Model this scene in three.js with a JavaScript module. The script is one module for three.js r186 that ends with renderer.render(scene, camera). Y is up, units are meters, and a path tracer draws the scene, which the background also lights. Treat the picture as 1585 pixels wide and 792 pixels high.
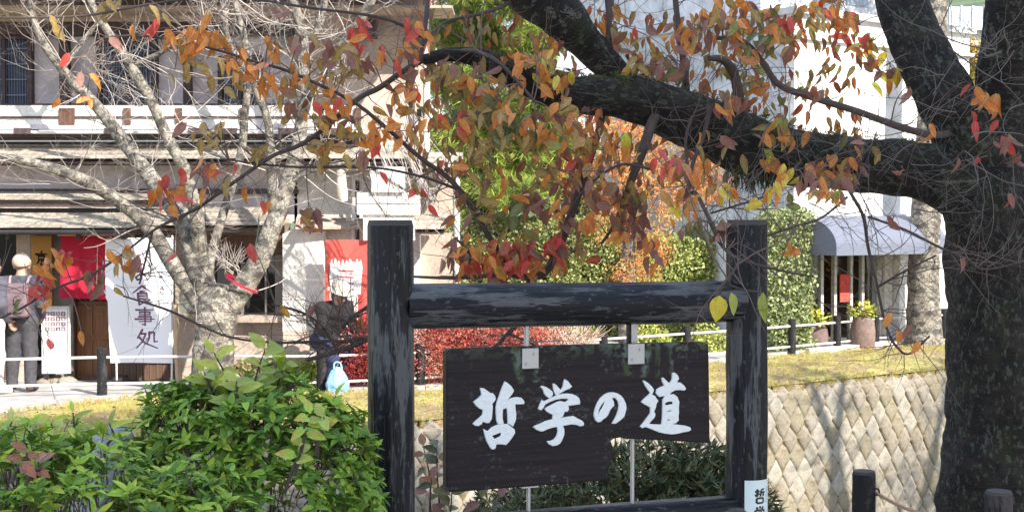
import * as THREE from 'three';
import { mergeGeometries, mergeVertices } from 'three/addons/utils/BufferGeometryUtils.js';
import { MarchingCubes } from 'three/addons/objects/MarchingCubes.js';
import { RoundedBoxGeometry } from 'three/addons/geometries/RoundedBoxGeometry.js';
import { ImprovedNoise } from 'three/addons/math/ImprovedNoise.js';

// ---------------------------------------------------------------- camera, sky, sun, exposure
const F = 2177, CX = 792.5, CY = 396, EYE = 2, PITCH = Math.atan(56 / F);
const scene = new THREE.Scene();
const camera = new THREE.PerspectiveCamera(2 * Math.atan(CY / F) * 180 / Math.PI, 1585 / 792, 0.05, 3000);
camera.position.set(0, EYE, 0); camera.rotation.x = -PITCH;
const EXPOSURE = 2.2, SUN_I = 4.4, SKY_L = 0.64;
const SUN = new THREE.Vector3(0.55, 0.6, 0.62).normalize();
const sun = new THREE.DirectionalLight(new THREE.Color().setRGB(1, 0.93, 0.82), SUN_I);
sun.name = 'sun'; sun.position.copy(SUN).multiplyScalar(60).add(new THREE.Vector3(2, 0, -12)); sun.target.position.set(2, 0, -12);
sun.castShadow = true; sun.shadow.mapSize.set(4096, 4096);
Object.assign(sun.shadow.camera, { left: -25, right: 25, top: 25, bottom: -25, near: 1, far: 140 });
scene.add(sun, sun.target);
{ // hazy bright autumn sky: pale blue overhead, white towards the horizon and round the sun
  const w = 512, h = 256, d = new Float32Array(w * h * 4), v = new THREE.Vector3(), N = new ImprovedNoise();
  for (let y = 0; y < h; y++) for (let x = 0; x < w; x++) {
    const up = ((y + .5) / h - .5) * Math.PI, az = ((x + .5) / w - .5) * 2 * Math.PI;
    v.set(Math.cos(up) * Math.cos(az), Math.sin(up), Math.cos(up) * Math.sin(az));
    const t = Math.max(0, v.y), k = Math.pow(1 - t, 3), i = (y * w + x) * 4;
    const c = Math.max(0, v.dot(SUN)), halo = .55 * Math.pow(c, 24) + .25 * Math.pow(c, 5);
    const cl = THREE.MathUtils.smoothstep(N.noise(v.x * 3, v.y * 6, v.z * 3) + .5 * N.noise(v.x * 7, v.y * 13, v.z * 7), .02, .5);
    let r = .58 + .62 * k + halo, g = .80 + .42 * k + halo, b = 1.18 + .08 * k + halo * .9;
    const m = cl * .6; r += (1.25 - r) * m; g += (1.25 - g) * m; b += (1.27 - b) * m;
    if (v.y < 0) { r = .30; g = .28; b = .25; }
    d[i] = r * SKY_L; d[i + 1] = g * SKY_L; d[i + 2] = b * SKY_L; d[i + 3] = 1;
  }
  const t = new THREE.DataTexture(d, w, h, THREE.RGBAFormat, THREE.FloatType);
  t.mapping = THREE.EquirectangularReflectionMapping; t.magFilter = t.minFilter = THREE.LinearFilter; t.needsUpdate = true;
  scene.background = t; scene.environment = t;
}
const renderer = new THREE.WebGLRenderer({ antialias: true });
renderer.toneMapping = THREE.LinearToneMapping; renderer.toneMappingExposure = EXPOSURE;
renderer.shadowMap.enabled = true; renderer.shadowMap.type = THREE.PCFSoftShadowMap;
renderer.setSize(1024, 511);

// ---------------------------------------------------------------- helpers
const V = (x, y, z) => new THREE.Vector3(x, y, z);
const lerp = (a, b, t) => a + (b - a) * t, clamp = THREE.MathUtils.clamp, PI = Math.PI;
function rng(seed) { let a = seed >>> 0; return () => { a = (a + 0x6d2b79f5) | 0; let t = Math.imul(a ^ (a >>> 15), 1 | a); t = (t + Math.imul(t ^ (t >>> 7), 61 | t)) ^ t; return ((t ^ (t >>> 14)) >>> 0) / 4294967296; }; }
const R0 = rng(7), rr = (a, b, R = R0) => a + (b - a) * R();
const rdir = (R = R0) => { const z = rr(-1, 1, R), a = rr(0, 2 * PI, R), q = Math.sqrt(1 - z * z); return V(q * Math.cos(a), z, q * Math.sin(a)); };
const cp = Math.cos(PITCH), sp = Math.sin(PITCH);
function P(px, py, D) { const u = (px - CX) / F, v = (CY - py) / F, t = D / (cp + v * sp); return V(u * t, EYE + (v * cp - sp) * t, -D); } // the place at distance D that the photograph shows at px, py
const used = new Map();
function numbered(name) { const n = used.get(name) ?? 0; used.set(name, n + 1); return n ? name + '_' + String(n).padStart(3, '0') : name; }
function tag(o, label, category, group, kind) { if (label) o.userData.label = label; if (category) o.userData.category = category; if (group) o.userData.group = group; if (kind) o.userData.kind = kind; return o; }
function thing(name, label, category, pos = V(0, 0, 0), group) { const o = new THREE.Group(); o.name = numbered(name); o.position.copy(pos); tag(o, label, category, group); scene.add(o); return o; }
function mesh(name, g, m, parent = scene) { const o = new THREE.Mesh(g, m); o.name = parent === scene ? numbered(name) : name; o.castShadow = o.receiveShadow = true; parent.add(o); return o; }
function rootOf(o) { const p = V(0, 0, 0); for (let q = o; q && q !== scene; q = q.parent) p.add(q.position); return p; }
// geometry given in world coordinates, put under a thing that stands unrotated at its base
function put(parent, name, g, m) { const p = rootOf(parent); if (Array.isArray(g)) g = mergeGeometries(g); g.translate(-p.x, -p.y, -p.z); return mesh(name, g, m, parent); }
function struct(name, g, m) { const o = mesh(name, Array.isArray(g) ? mergeGeometries(g) : g, m); o.userData.kind = 'structure'; return o; }
function plain(g) { const n = g.index ? g : g; for (const k of Object.keys(n.attributes)) if (!['position', 'normal', 'uv'].includes(k)) n.deleteAttribute(k); return n; }
function box(x0, x1, y0, y1, z0, z1, bev = 0) {
  const w = Math.abs(x1 - x0), h = Math.abs(y1 - y0), d = Math.abs(z1 - z0);
  let g;
  if (bev) { g = new RoundedBoxGeometry(w, h, d, 1, Math.min(bev, w * .45, h * .45, d * .45)); g = mergeVertices(g, 1e-5); } else g = new THREE.BoxGeometry(w, h, d);
  const p = g.attributes.position, n = g.attributes.normal, uv = g.attributes.uv; // uv in metres
  for (let i = 0; i < p.count; i++) { const ax = Math.abs(n.getX(i)), ay = Math.abs(n.getY(i)), az = Math.abs(n.getZ(i)); const x = p.getX(i), y = p.getY(i), z = p.getZ(i);
    if (az >= ax && az >= ay) uv.setXY(i, x, y); else if (ax >= ay) uv.setXY(i, z, y); else uv.setXY(i, x, z); }
  g.translate((x0 + x1) / 2, (y0 + y1) / 2, (z0 + z1) / 2); return g;
}
// box whose front face covers the given part of the photograph at distance D and which goes back by th
function fb(px0, py0, px1, py1, D, th = .06, bev = 0) { const a = P(px0, py0, D), b = P(px1, py1, D); return box(a.x, b.x, b.y, a.y, -D, -D - th, bev); }
function printed(px0, py0, px1, py1, D, th) { const a = P(px0, py0, D), b = P(px1, py1, D), g = new THREE.BoxGeometry(b.x - a.x, a.y - b.y, th); g.translate((a.x + b.x) / 2, (a.y + b.y) / 2, -D - th / 2); return g; } // the same with the print spread once over the face
// box between two points (a plank, pole or bar of square section)
function bar(a, b, w, h, up = V(0, 1, 0)) {
  const d = b.clone().sub(a), L = d.length(), g = new THREE.BoxGeometry(w, h, L); const uv = g.attributes.uv, p = g.attributes.position, n = g.attributes.normal;
  for (let i = 0; i < p.count; i++) uv.setXY(i, Math.abs(n.getX(i)) > .5 ? p.getY(i) : p.getX(i), p.getZ(i));
  const z = d.normalize(), x = V(0, 0, 0).crossVectors(up, z).normalize(), y = V(0, 0, 0).crossVectors(z, x);
  g.applyMatrix4(new THREE.Matrix4().makeBasis(x, y, z)); g.translate((a.x + b.x) / 2, (a.y + b.y) / 2, (a.z + b.z) / 2); return g;
}
const NZ = new ImprovedNoise();
function fbm3(x, y, z, o = 4) { let s = 0, a = .5; for (let i = 0; i < o; i++) { s += a * NZ.noise(x, y, z); x *= 2.03; y *= 2.03; z *= 2.03; a *= .5; } return s; }
// tapered tube through points [Vector3, radius]; uv in metres (v along)
function tube(pts, { rad = 8, seg = 5, bump = 0, bf = 3, cap = true, ell = 1 } = {}) {
  const curve = new THREE.CatmullRomCurve3(pts.map((p) => p[0]), false, 'centripetal'), n = Math.max(2, (pts.length - 1) * seg);
  const pos = [], nor = [], uv = [], idx = []; let t0 = null, N1 = V(0, 0, 0), len = 0, last = null;
  for (let i = 0; i <= n; i++) {
    const f = i / n * (pts.length - 1), k = Math.min(pts.length - 2, Math.floor(f)), s = f - k;
    const p = curve.getPoint(i / n), t = curve.getTangent(i / n), r = lerp(pts[k][1], pts[k + 1][1], s * s * (3 - 2 * s));
    if (!t0) { N1.crossVectors(t, Math.abs(t.y) > .9 ? V(1, 0, 0) : V(0, 1, 0)).normalize(); }
    else { N1.addScaledVector(t, -N1.dot(t)).normalize(); }
    const B = V(0, 0, 0).crossVectors(t, N1); t0 = t; if (last) len += p.distanceTo(last); last = p;
    const circ = Math.max(1, Math.round(2 * PI * pts[0][1] / .25)) * .25 || .25;
    for (let j = 0; j <= rad; j++) {
      const a = j / rad * 2 * PI, c = Math.cos(a), q = Math.sin(a), d = V(0, 0, 0).addScaledVector(N1, c).addScaledVector(B, q);
      let R = r; if (bump) { const w = p.clone().addScaledVector(d, r); R *= 1 + bump * (fbm3(w.x * bf, w.y * bf, w.z * bf, 3) * 1.6); }
      pos.push(p.x + d.x * R, p.y + d.y * R, p.z + d.z * R); nor.push(d.x, d.y, d.z); uv.push(j / rad * circ, len);
    }
  }
  const m = rad + 1;
  for (let i = 0; i < n; i++) for (let j = 0; j < rad; j++) { const a = i * m + j, b = a + 1, c = a + m, d = c + 1; idx.push(a, b, c, b, d, c); }
  if (cap) for (const e of [0, n]) { const p = curve.getPoint(e / n), t = curve.getTangent(e / n).multiplyScalar(e ? 1 : -1), b = pos.length / 3; pos.push(p.x, p.y, p.z); nor.push(t.x, t.y, t.z); uv.push(0, 0);
    for (let j = 0; j <= rad; j++) { const o = (e * m + j) * 3; pos.push(pos[o], pos[o + 1], pos[o + 2]); nor.push(t.x, t.y, t.z); uv.push(.1 * Math.cos(j), .1 * Math.sin(j)); }
    for (let j = 0; j < rad; j++) e ? idx.push(b, b + 1 + j, b + 2 + j) : idx.push(b, b + 2 + j, b + 1 + j); }
  const g = new THREE.BufferGeometry(); g.setAttribute('position', new THREE.Float32BufferAttribute(pos, 3)); g.setAttribute('normal', new THREE.Float32BufferAttribute(nor, 3)); g.setAttribute('uv', new THREE.Float32BufferAttribute(uv, 2)); g.setIndex(idx);
  if (bump) { const keep = nor.slice(); g.computeVertexNormals(); const nn = g.attributes.normal;
    for (let i = 0; i <= n; i++) { const a = i * m, b = a + rad, x = nn.getX(a) + nn.getX(b), y = nn.getY(a) + nn.getY(b), z = nn.getZ(a) + nn.getZ(b), l = Math.hypot(x, y, z) || 1; nn.setXYZ(a, x / l, y / l, z / l); nn.setXYZ(b, x / l, y / l, z / l); }
    for (let i = (n + 1) * m; i < nn.count; i++) nn.setXYZ(i, keep[i * 3], keep[i * 3 + 1], keep[i * 3 + 2]); }
  return g;
}
const px = (list, D, k = 1) => list.map(([x, y, r, dd = 0]) => [P(x, y, D + dd), r * (D + dd) / F * k]);

// ---------------------------------------------------------------- textures and materials
const hash = (x, y, s) => { let h = Math.imul(x, 374761393) ^ Math.imul(y, 668265263) ^ Math.imul(s, 1274126177); h = Math.imul(h ^ (h >>> 13), 1274126177); return ((h ^ (h >>> 16)) >>> 0) / 4294967296; };
function vn(u, v, fx, fy, s) { // tileable value noise
  const x = u * fx, y = v * fy, ix = Math.floor(x), iy = Math.floor(y), a = x - ix, b = y - iy, p = a * a * (3 - 2 * a), q = b * b * (3 - 2 * b), w = (i, j) => hash(((i % fx) + fx) % fx, ((j % fy) + fy) % fy, s);
  return lerp(lerp(w(ix, iy), w(ix + 1, iy), p), lerp(w(ix, iy + 1), w(ix + 1, iy + 1), p), q);
}
function fb2(u, v, fx, fy, s, o = 4) { let t = 0, a = .5, n = 0; for (let i = 0; i < o; i++) { t += a * vn(u, v, fx, fy, s + i); n += a; fx *= 2; fy *= 2; a *= .5; } return t / n; }
const enc = (c) => 255 * (c <= .0031308 ? 12.92 * c : 1.055 * Math.pow(c, 1 / 2.4) - .055);
function tex(w, h, fn, srgb = true, repeat = 1) {
  const d = new Uint8Array(w * h * 4);
  for (let y = 0; y < h; y++) for (let x = 0; x < w; x++) { const c = fn((x + .5) / w, (y + .5) / h), i = (y * w + x) * 4; for (let k = 0; k < 3; k++) { const q = Array.isArray(c) ? c[k] : c; d[i + k] = clamp(srgb ? enc(clamp(q, 0, 1)) : q * 255, 0, 255); } d[i + 3] = 255; }
  const t = new THREE.DataTexture(d, w, h); t.wrapS = t.wrapT = THREE.RepeatWrapping; t.magFilter = THREE.LinearFilter; t.minFilter = THREE.LinearMipmapLinearFilter; t.generateMipmaps = true;
  if (srgb) t.colorSpace = THREE.SRGBColorSpace; t.repeat.set(repeat, repeat); t.needsUpdate = true; return t;
}
const mix3 = (a, b, t) => a.map((x, i) => lerp(x, b[i], t));
const ss = THREE.MathUtils.smoothstep;
function rep(t, x, y = x) { const c = t.clone(); c.repeat.set(x, y); c.needsUpdate = true; return c; }
const C = (r, g, b) => new THREE.Color().setRGB(r, g, b);
const std = (o) => new THREE.MeshStandardMaterial({ roughness: .8, ...o });
const grainTex = tex(512, 512, (u, v) => .62 + .5 * (fb2(u, v, 8, 8, 3, 6) - .5) + .25 * (vn(u, v, 256, 256, 9) - .5));       // neutral mottling, multiplies a colour
const grainBump = tex(512, 512, (u, v) => fb2(u, v, 16, 16, 5, 6), false);
const woodTex = tex(512, 512, (u, v) => .6 + .7 * (fb2(u, v, 48, 3, 21, 4) - .5) + .25 * (vn(u, v, 200, 6, 31) - .5));              // grain runs along v
const woodBump = tex(512, 512, (u, v) => fb2(u, v, 64, 3, 23, 4), false);
const M = {};
const mm = (r, g, b, rough = .85, t = grainTex, rep_ = 1, bs = .002) => std({ color: C(r / .62, g / .62, b / .62), roughness: rough, map: rep_ === 1 ? t : rep(t, rep_), bumpMap: rep_ === 1 ? grainBump : rep(grainBump, rep_), bumpScale: bs });
const wm = (r, g, b, rough = .75, rx = 1, ry = 1) => std({ color: C(r / .6, g / .6, b / .6), roughness: rough, map: rep(woodTex, rx, ry), bumpMap: rep(woodBump, rx, ry), bumpScale: .0015 });
// bark of the big near cherry: dark, horizontal bands, grey-green lichen spots and moss
const barkTex = tex(1024, 1024, (u, v) => {
  const a = fb2(u, v, 6, 10, 41, 6), b = fb2(u, v, 10, 40, 51, 4), l = fb2(u, v, 30, 26, 61, 5), m = fb2(u, v, 4, 4, 71, 5), f = vn(u, v, 180, 180, 81);
  let c = mix3([.008, .0065, .006], [.042, .033, .027], clamp(a * 1.5 + b * .8 - .8, 0, 1));
  c = mix3(c, [.024, .03, .012], ss(m, .52, .68) * .8 * (.5 + f * .5));
  c = mix3(c, [.10, .115, .09], ss(l + .3 * (f - .5), .6, .70) * .65); return c;
});
const barkBump = tex(512, 512, (u, v) => .6 * fb2(u, v, 8, 22, 43, 5) + .4 * fb2(u, v, 60, 60, 47, 3), false);
M.bark = std({ map: rep(barkTex, 1.6, 1.6), bumpMap: rep(barkBump, 2.5, 2.5), bumpScale: .035, roughness: .95 });
M.branch = std({ color: C(.12, .088, .08), map: rep(grainTex, 6, 3), bumpMap: rep(barkBump, 6, 6), bumpScale: .003, roughness: .8 });
M.twig = std({ color: C(.15, .105, .09), roughness: .75 });
// bark of the bare cherry across the canal: pale grey with lichen and dark lenticel bands
const paleTex = tex(1024, 1024, (u, v) => {
  const a = fb2(u, v, 10, 14, 141, 6), b = fb2(u, v, 8, 64, 151, 4), l = fb2(u, v, 40, 44, 161, 4), f = vn(u, v, 200, 200, 181), d = fb2(u, v, 6, 14, 191, 6), e = fb2(u, v, 3, 5, 195, 4);
  let c = mix3([.08, .068, .06], [.34, .30, .25], clamp(a * 2.0 - .5, 0, 1));
  c = mix3(c, [.075, .062, .058], ss(b, .54, .72) * .55); c = mix3(c, [.5, .48, .40], ss(l * .7 + e * .45 + .2 * (f - .5), .56, .74) * .6);
  c = mix3(c, [.045, .04, .038], ss(d * .75 + e * .3 + .12 * (f - .5), .53, .64) * .8); return c;
});
M.pale = std({ map: rep(paleTex, 1, 1), bumpMap: rep(barkBump, 2, 2), bumpScale: .02, roughness: .95 });
M.paleTwig = std({ color: C(.50, .44, .40), roughness: .85 });
M.midTwig = std({ color: C(.28, .235, .21), roughness: .85 });
// charred, black-stained logs of the sign with worn streaks
const logTex = tex(1024, 1024, (u, v) => {
  const s = fb2(u, v, 40, 3, 201, 4), w = fb2(u, v, 26, 5, 211, 5), p = fb2(u, v, 5, 3, 221, 4), f = fb2(u, v, 90, 24, 231, 3), sp = fb2(u, v, 50, 40, 241, 3);
  let c = mix3([.004, .005, .007], [.019, .022, .031], clamp(s * 1.3 - .25, 0, 1));
  c = mix3(c, [.12, .125, .135], ss(w * .7 + p * .4 + f * .25, .74, .86) * .7);
  c = mix3(c, [.12, .125, .13], ss(sp, .68, .78) * .45); c = mix3(c, [.01, .01, .012], ss(f, .62, .75) * .7); return c;
});
const logBump = tex(1024, 1024, (u, v) => .55 * fb2(u, v, 36, 3, 203, 5) + .45 * fb2(u, v, 90, 16, 233, 3), false);
M.log = new THREE.MeshPhysicalMaterial({ specularIntensity: .45, map: logTex, bumpMap: logBump, bumpScale: .007, roughness: .42 });
M.logEnd = std({ color: C(.12, .115, .11), roughness: .8, map: rep(grainTex, 3), bumpMap: rep(grainBump, 4), bumpScale: .003 });
M.post = std({ color: C(.55, .45, .45), map: rep(logTex, 2, 2), bumpMap: rep(logBump, 2, 2), bumpScale: .006, roughness: .8 });
M.board = new THREE.MeshPhysicalMaterial({ specularIntensity: .6, roughness: .6, bumpScale: .003 });
M.letter = std({ color: C(.78, .82, .84), roughness: .55, bumpMap: rep(grainBump, 3), bumpScale: .004 });
M.steel = std({ color: C(.5, .5, .5), metalness: .6, roughness: .42, bumpMap: rep(grainBump, 6), bumpScale: .0006 });
M.plaster = mm(.68, .62, .64, .95, grainTex, .5, .002);
M.white = mm(.76, .73, .69, .9, grainTex, .4, .001);
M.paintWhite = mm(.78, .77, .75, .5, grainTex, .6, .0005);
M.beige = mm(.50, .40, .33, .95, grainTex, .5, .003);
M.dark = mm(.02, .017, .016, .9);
M.beam = wm(.075, .05, .052, .7, 2, 2);
M.brown = wm(.12, .06, .04, .65, 3, 1.5);
M.door = wm(.22, .095, .035, .5, 3, 1.5);
M.planks = wm(.13, .075, .05, .6, 2, 1);
M.plaque = wm(.42, .2, .06, .5, 4, 1.2);
M.shingle = [wm(.40, .35, .29, .9, 1.5, .7), wm(.35, .31, .26, .9, 1.5, .7), wm(.46, .41, .34, .9, 1.5, .7)];
M.lattice = std({ color: C(.16, .19, .27), roughness: .6 });
M.glass = new THREE.MeshPhysicalMaterial({ color: C(.9, .93, .93), roughness: .03, transmission: 1, thickness: 0, ior: 1.5 });
M.bamboo = wm(.45, .32, .2, .5, 6, 1);
M.pipe = std({ color: C(.74, .72, .69), roughness: .35, metalness: .1 });
M.gutter = std({ color: C(.03, .026, .025), roughness: .4 });
M.asphalt = mm(.40, .38, .36, .95, grainTex, .7, .004);
M.gravel = mm(.28, .25, .21, .97, grainTex, 1, .006);
const mossTex = tex(1024, 1024, (u, v) => { const a = fb2(u, v, 12, 12, 301, 6), b = fb2(u, v, 90, 90, 311, 3), d = fb2(u, v, 5, 5, 321, 4);
  return mix3(mix3([.28, .23, .07], [.46, .40, .14], clamp(b * 1.6 - .3, 0, 1)), [.25, .175, .10], ss(a * .6 + d * .5, .5, .62) * .85); });
M.moss = std({ map: rep(mossTex, .35), bumpMap: rep(grainBump, 1.5), bumpScale: .03, roughness: 1 });
M.stones = [[.28, .245, .20], [.25, .215, .165], [.32, .29, .24], [.255, .22, .155], [.30, .27, .22]].map(([r, g, b], i) => mm(r, g, b, .95, rep(tex(256, 256, (u, v) => { const a = fb2(u, v, 6, 6, 400 + i, 6), l = fb2(u, v, 9, 9, 420 + i, 6), f = vn(u, v, 120, 120, 440 + i); return mix3([.62, .62, .62], [.36, .32, .2], ss(a + .22 * (f - .5), .6, .8) * .7).map((c) => c * (.72 + .56 * l)); }), 1.6), 1, .008));
M.stones.forEach((m, i) => { m.map.offset.set(i * .31, i * .17); m.bumpMap = rep(grainBump, 2); });
M.mortar = mm(.17, .13, .065, 1, grainTex, 2, .008);
M.granite = std({ map: tex(256, 256, (u, v) => { const f = vn(u, v, 200, 200, 501), g = fb2(u, v, 8, 8, 511, 4); return [1, 1.05, 1.15].map((k) => k * (.12 + .28 * f + .12 * (g - .5))); }), bumpMap: grainBump, bumpScale: .01, roughness: .9 });
M.rope = std({ color: C(.42, .26, .18), roughness: .85 });
// leaves: veined and mottled; the colour multiplies
const leafTexes = [0, 1, 2].map((w) => tex(256, 256, (u, v) => { const m = Math.abs(u - .5), side = Math.abs(((v * 9 - m * 5) % 1 + 1) % 1 - .5), f = fb2(u, v, 6, 6, 601 + w * 7, 5), sp = fb2(u, v, 18, 18, 611 + w, 3), e = m * 2;
  let k = [.5 + .5 * f, .5 + .5 * f, .5 + .5 * f];
  if (w === 0) k = mix3(k, [k[0] * 1.0, k[1] * .45, k[2] * .5], ss(e + .7 * (f - .5), .45, .95)); if (w === 1) k = mix3([k[0] * .72, k[1] * 1.15, k[2] * .9], [k[0] * 1.1, k[1] * .75, k[2] * .7], ss(v + .9 * (f - .5), .3, .75)); if (w === 2) k = mix3(k, [k[0] * .5, k[1] * .42, k[2] * .5], ss(f, .5, .68));
  if (m < .016) k = [.95, .88, .7]; else if (side > .455 && m > .03) k = k.map((x) => x * 1.16); return mix3(k, [.16, .1, .07], ss(sp, .68, .75) * .75); }));
const leafTex = leafTexes[2];
const leafBump = tex(256, 256, (u, v) => { const m = Math.abs(u - .5), side = Math.abs(((v * 9 - m * 5) % 1 + 1) % 1 - .5); return clamp(.6 - (m < .03 ? .4 : 0) - (side > .44 ? .25 : 0) + .2 * fb2(u, v, 20, 20, 621, 3), 0, 1); }, false);
let leafN = 0;
const leafMat = (r, g, b, tr = .35, rough = .55) => new THREE.MeshPhysicalMaterial({ color: C(Math.min(1, r / .55), Math.min(1, g / .55), Math.min(1, b / .55)), map: leafTexes[leafN++ % 3], bumpMap: leafBump, bumpScale: .003, roughness: rough, transmission: tr, thickness: 0, side: THREE.DoubleSide });
M.leaf = { O: [leafMat(.66, .23, .04), leafMat(.58, .18, .04), leafMat(.7, .31, .06), leafMat(.5, .2, .05), leafMat(.62, .26, .05), leafMat(.55, .22, .07)], R: [leafMat(.5, .07, .05), leafMat(.42, .09, .055), leafMat(.52, .12, .07)], B: [leafMat(.21, .1, .075, .25), leafMat(.27, .115, .07, .25)],
  L: [leafMat(.36, .25, .07), leafMat(.42, .25, .07), leafMat(.31, .24, .07), leafMat(.45, .3, .08)], Y: [leafMat(.68, .46, .05), leafMat(.6, .42, .06)], G: [leafMat(.17, .19, .06), leafMat(.22, .25, .07)] };
const azTex = tex(128, 128, (u, v) => { const m = Math.abs(u - .5), f = fb2(u, v, 6, 6, 655, 4); return m < .03 ? [.85, .9, .7] : .5 + .5 * f; });
M.azalea = [[.10, .19, .028], [.135, .24, .032], [.075, .145, .026], [.21, .33, .04], [.32, .39, .05], [.09, .16, .035]].map((c) => { const m = leafMat(...c, .18, .55); m.map = azTex; m.color.multiplyScalar(1.02); m.specularIntensity = .45; return m; });
M.young = [[.27, .35, .05], [.34, .40, .06], [.44, .48, .07]].map((c) => { const m = leafMat(...c, .4, .5); m.map = azTex; m.color.multiplyScalar(.8); return m; });
M.spot = [[.40, .42, .05], [.32, .12, .06]].map((c) => leafMat(...c, .35, .5));

// leaf blade, base at the origin, along +y, face +z
function leafGeo(len, w, fold = .2, curl = .15, n = 5, tip = 1, twist = 0) {
  const pos = [], uv = [], idx = [];
  for (let i = 0; i <= n; i++) { const t = i / n, hw = w / 2 * Math.pow(Math.sin(PI * Math.pow(t, .82)), .85) * (1 - .25 * t * tip) + 1e-4, y = len * t * (1 - .08 * curl * t), z = -curl * len * t * t, a = twist * t;
    for (const s of [-1, 0, 1]) { const x = s * hw * Math.cos(fold), dz = Math.abs(s) * hw * Math.sin(fold); pos.push(x * Math.cos(a) - dz * Math.sin(a), y, z + dz * Math.cos(a) + x * Math.sin(a)); uv.push(.5 + s * .5 * hw / (w / 2), t); } }
  for (let i = 0; i < n; i++) for (const k of [0, 1]) { const a = i * 3 + k, b = a + 1, c = a + 3, d = c + 1; idx.push(a, b, c, b, d, c); }
  const g = new THREE.BufferGeometry(); g.setAttribute('position', new THREE.Float32BufferAttribute(pos, 3)); g.setAttribute('uv', new THREE.Float32BufferAttribute(uv, 2)); g.setIndex(idx); g.computeVertexNormals(); return g;
}
function orient(dir, face) { const y = dir.clone().normalize(), z = face.clone().addScaledVector(y, -face.dot(y)).normalize(), x = V(0, 0, 0).crossVectors(y, z); return new THREE.Quaternion().setFromRotationMatrix(new THREE.Matrix4().makeBasis(x, y, z)); }
// many copies of one geometry as one part or object of kind stuff; items: [pos, quaternion, scale, colour]
function many(parent, name, g, m, items) {
  const o = new THREE.InstancedMesh(g, m, items.length), q = new THREE.Matrix4(), base = rootOf(parent);
  o.name = parent === scene ? numbered(name) : name; o.castShadow = o.receiveShadow = true; o.userData.kind = 'stuff';
  items.forEach(([p, r, s, c], i) => { q.compose(p.clone().sub(base), r, typeof s === 'number' ? V(s, s, s) : s); o.setMatrixAt(i, q); if (c) o.setColorAt(i, c); });
  parent.add(o); return o;
}
const eq = (R = R0) => new THREE.Quaternion().setFromEuler(new THREE.Euler(rr(0, 6.3, R), rr(0, 6.3, R), rr(0, 6.3, R)));
// ---------------------------------------------------------------- ground, canal, far bank
const A0 = V(-.91, 0, -13.96), DIR = V(.815, 0, -.58).normalize(), NRM = V(.58, 0, .815).normalize(); // far canal edge: a point, along it, towards the camera
const bank = (s, o, y = 0) => A0.clone().addScaledVector(DIR, s).addScaledVector(NRM, o).setY(y);
const CANAL = 6.1, FLOOR = -2.4;
function grid(nu, nv, fn, uvs = 1) { const pos = [], uv = [], idx = []; for (let j = 0; j <= nv; j++) for (let i = 0; i <= nu; i++) { const p = fn(i / nu, j / nv); pos.push(p.x, p.y, p.z); uv.push(p.x * uvs, p.z * uvs); }
  for (let j = 0; j < nv; j++) for (let i = 0; i < nu; i++) { const a = j * (nu + 1) + i, b = a + 1, c = a + nu + 1, d = c + 1; idx.push(a, b, c, b, d, c); }
  const g = new THREE.BufferGeometry(); g.setAttribute('position', new THREE.Float32BufferAttribute(pos, 3)); g.setAttribute('uv', new THREE.Float32BufferAttribute(uv, 2)); g.setIndex(idx); g.computeVertexNormals(); return g; }
// the street's near kerb on the far side, as seen: left 0,640 ... 600,607 ... 1200,552 ... 1460,532
const KERB = [[-400, 652], [0, 640], [160, 622], [330, 612], [600, 607], [1000, 577], [1200, 552], [1460, 531], [1900, 505]].map(([x, y]) => P(x, y, 2 * F / (y - 340) * .9985));
const kerbCurve = new THREE.CatmullRomCurve3(KERB);
{
  struct('far_ground', grid(2, 2, (u, v) => bank(lerp(-300, 300, u), lerp(-.2, -600, v), -.02)), M.moss);
  const verge = grid(90, 14, (u, v) => { const k = kerbCurve.getPoint(u); k.y = 0; const s = k.clone().sub(A0).dot(DIR), e = bank(s, 0); const p = e.lerp(k, v); p.y = .01 + .10 * Math.sin(PI * Math.pow(v, .8)) * (.6 + fbm3(p.x * .8, 0, p.z * .8) * 1.5) + .05 * fbm3(p.x * 3, 2, p.z * 3); return p; });
  struct('verge', verge, M.moss);
  struct('street', grid(60, 6, (u, v) => { const k = kerbCurve.getPoint(u); const p = k.clone().lerp(V(k.x * 1.05 - .5, 0, -26.5 - u * 8), v); p.y = .012; return p; }), M.asphalt);
  const ks = [];
  for (let i = 0; i < 60; i++) { const a = kerbCurve.getPoint(i / 60), b = kerbCurve.getPoint((i + .985) / 60); a.y = b.y = .02; ks.push(bar(a, b, .12, .09)); }
  struct('kerb', ks, M.asphalt);
  struct('near_ground', grid(40, 20, (u, v) => bank(lerp(-60, 60, u), CANAL + lerp(0, 1, v) * lerp(0, 140, v), 0)), M.gravel);
  struct('canal_bed', grid(20, 4, (u, v) => bank(lerp(-60, 60, u), lerp(-1, CANAL + .5, v), FLOOR)), M.gravel);
  const wtr = struct('canal_water', grid(4, 1, (u, v) => bank(lerp(-60, 60, u), lerp(-.6, CANAL, v), FLOOR + .15)), new THREE.MeshPhysicalMaterial({ color: C(.7, .75, .7), roughness: .06, transmission: .7, thickness: 0 }));
  const nw = []; for (let i = -10; i < 10; i++) { const a = bank(i * 6, CANAL + .15, -1.22), b = bank(i * 6 + 6, CANAL + .15, -1.22); nw.push(bar(a, b, .3, 2.4)); }
  const nwt = thing('canal_wall', 'shaded near canal wall below the path, hidden behind the sign and bushes', 'wall', bank(0, CANAL, FLOOR)); put(nwt, 'concrete_face', nw, M.gravel);
}
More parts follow.
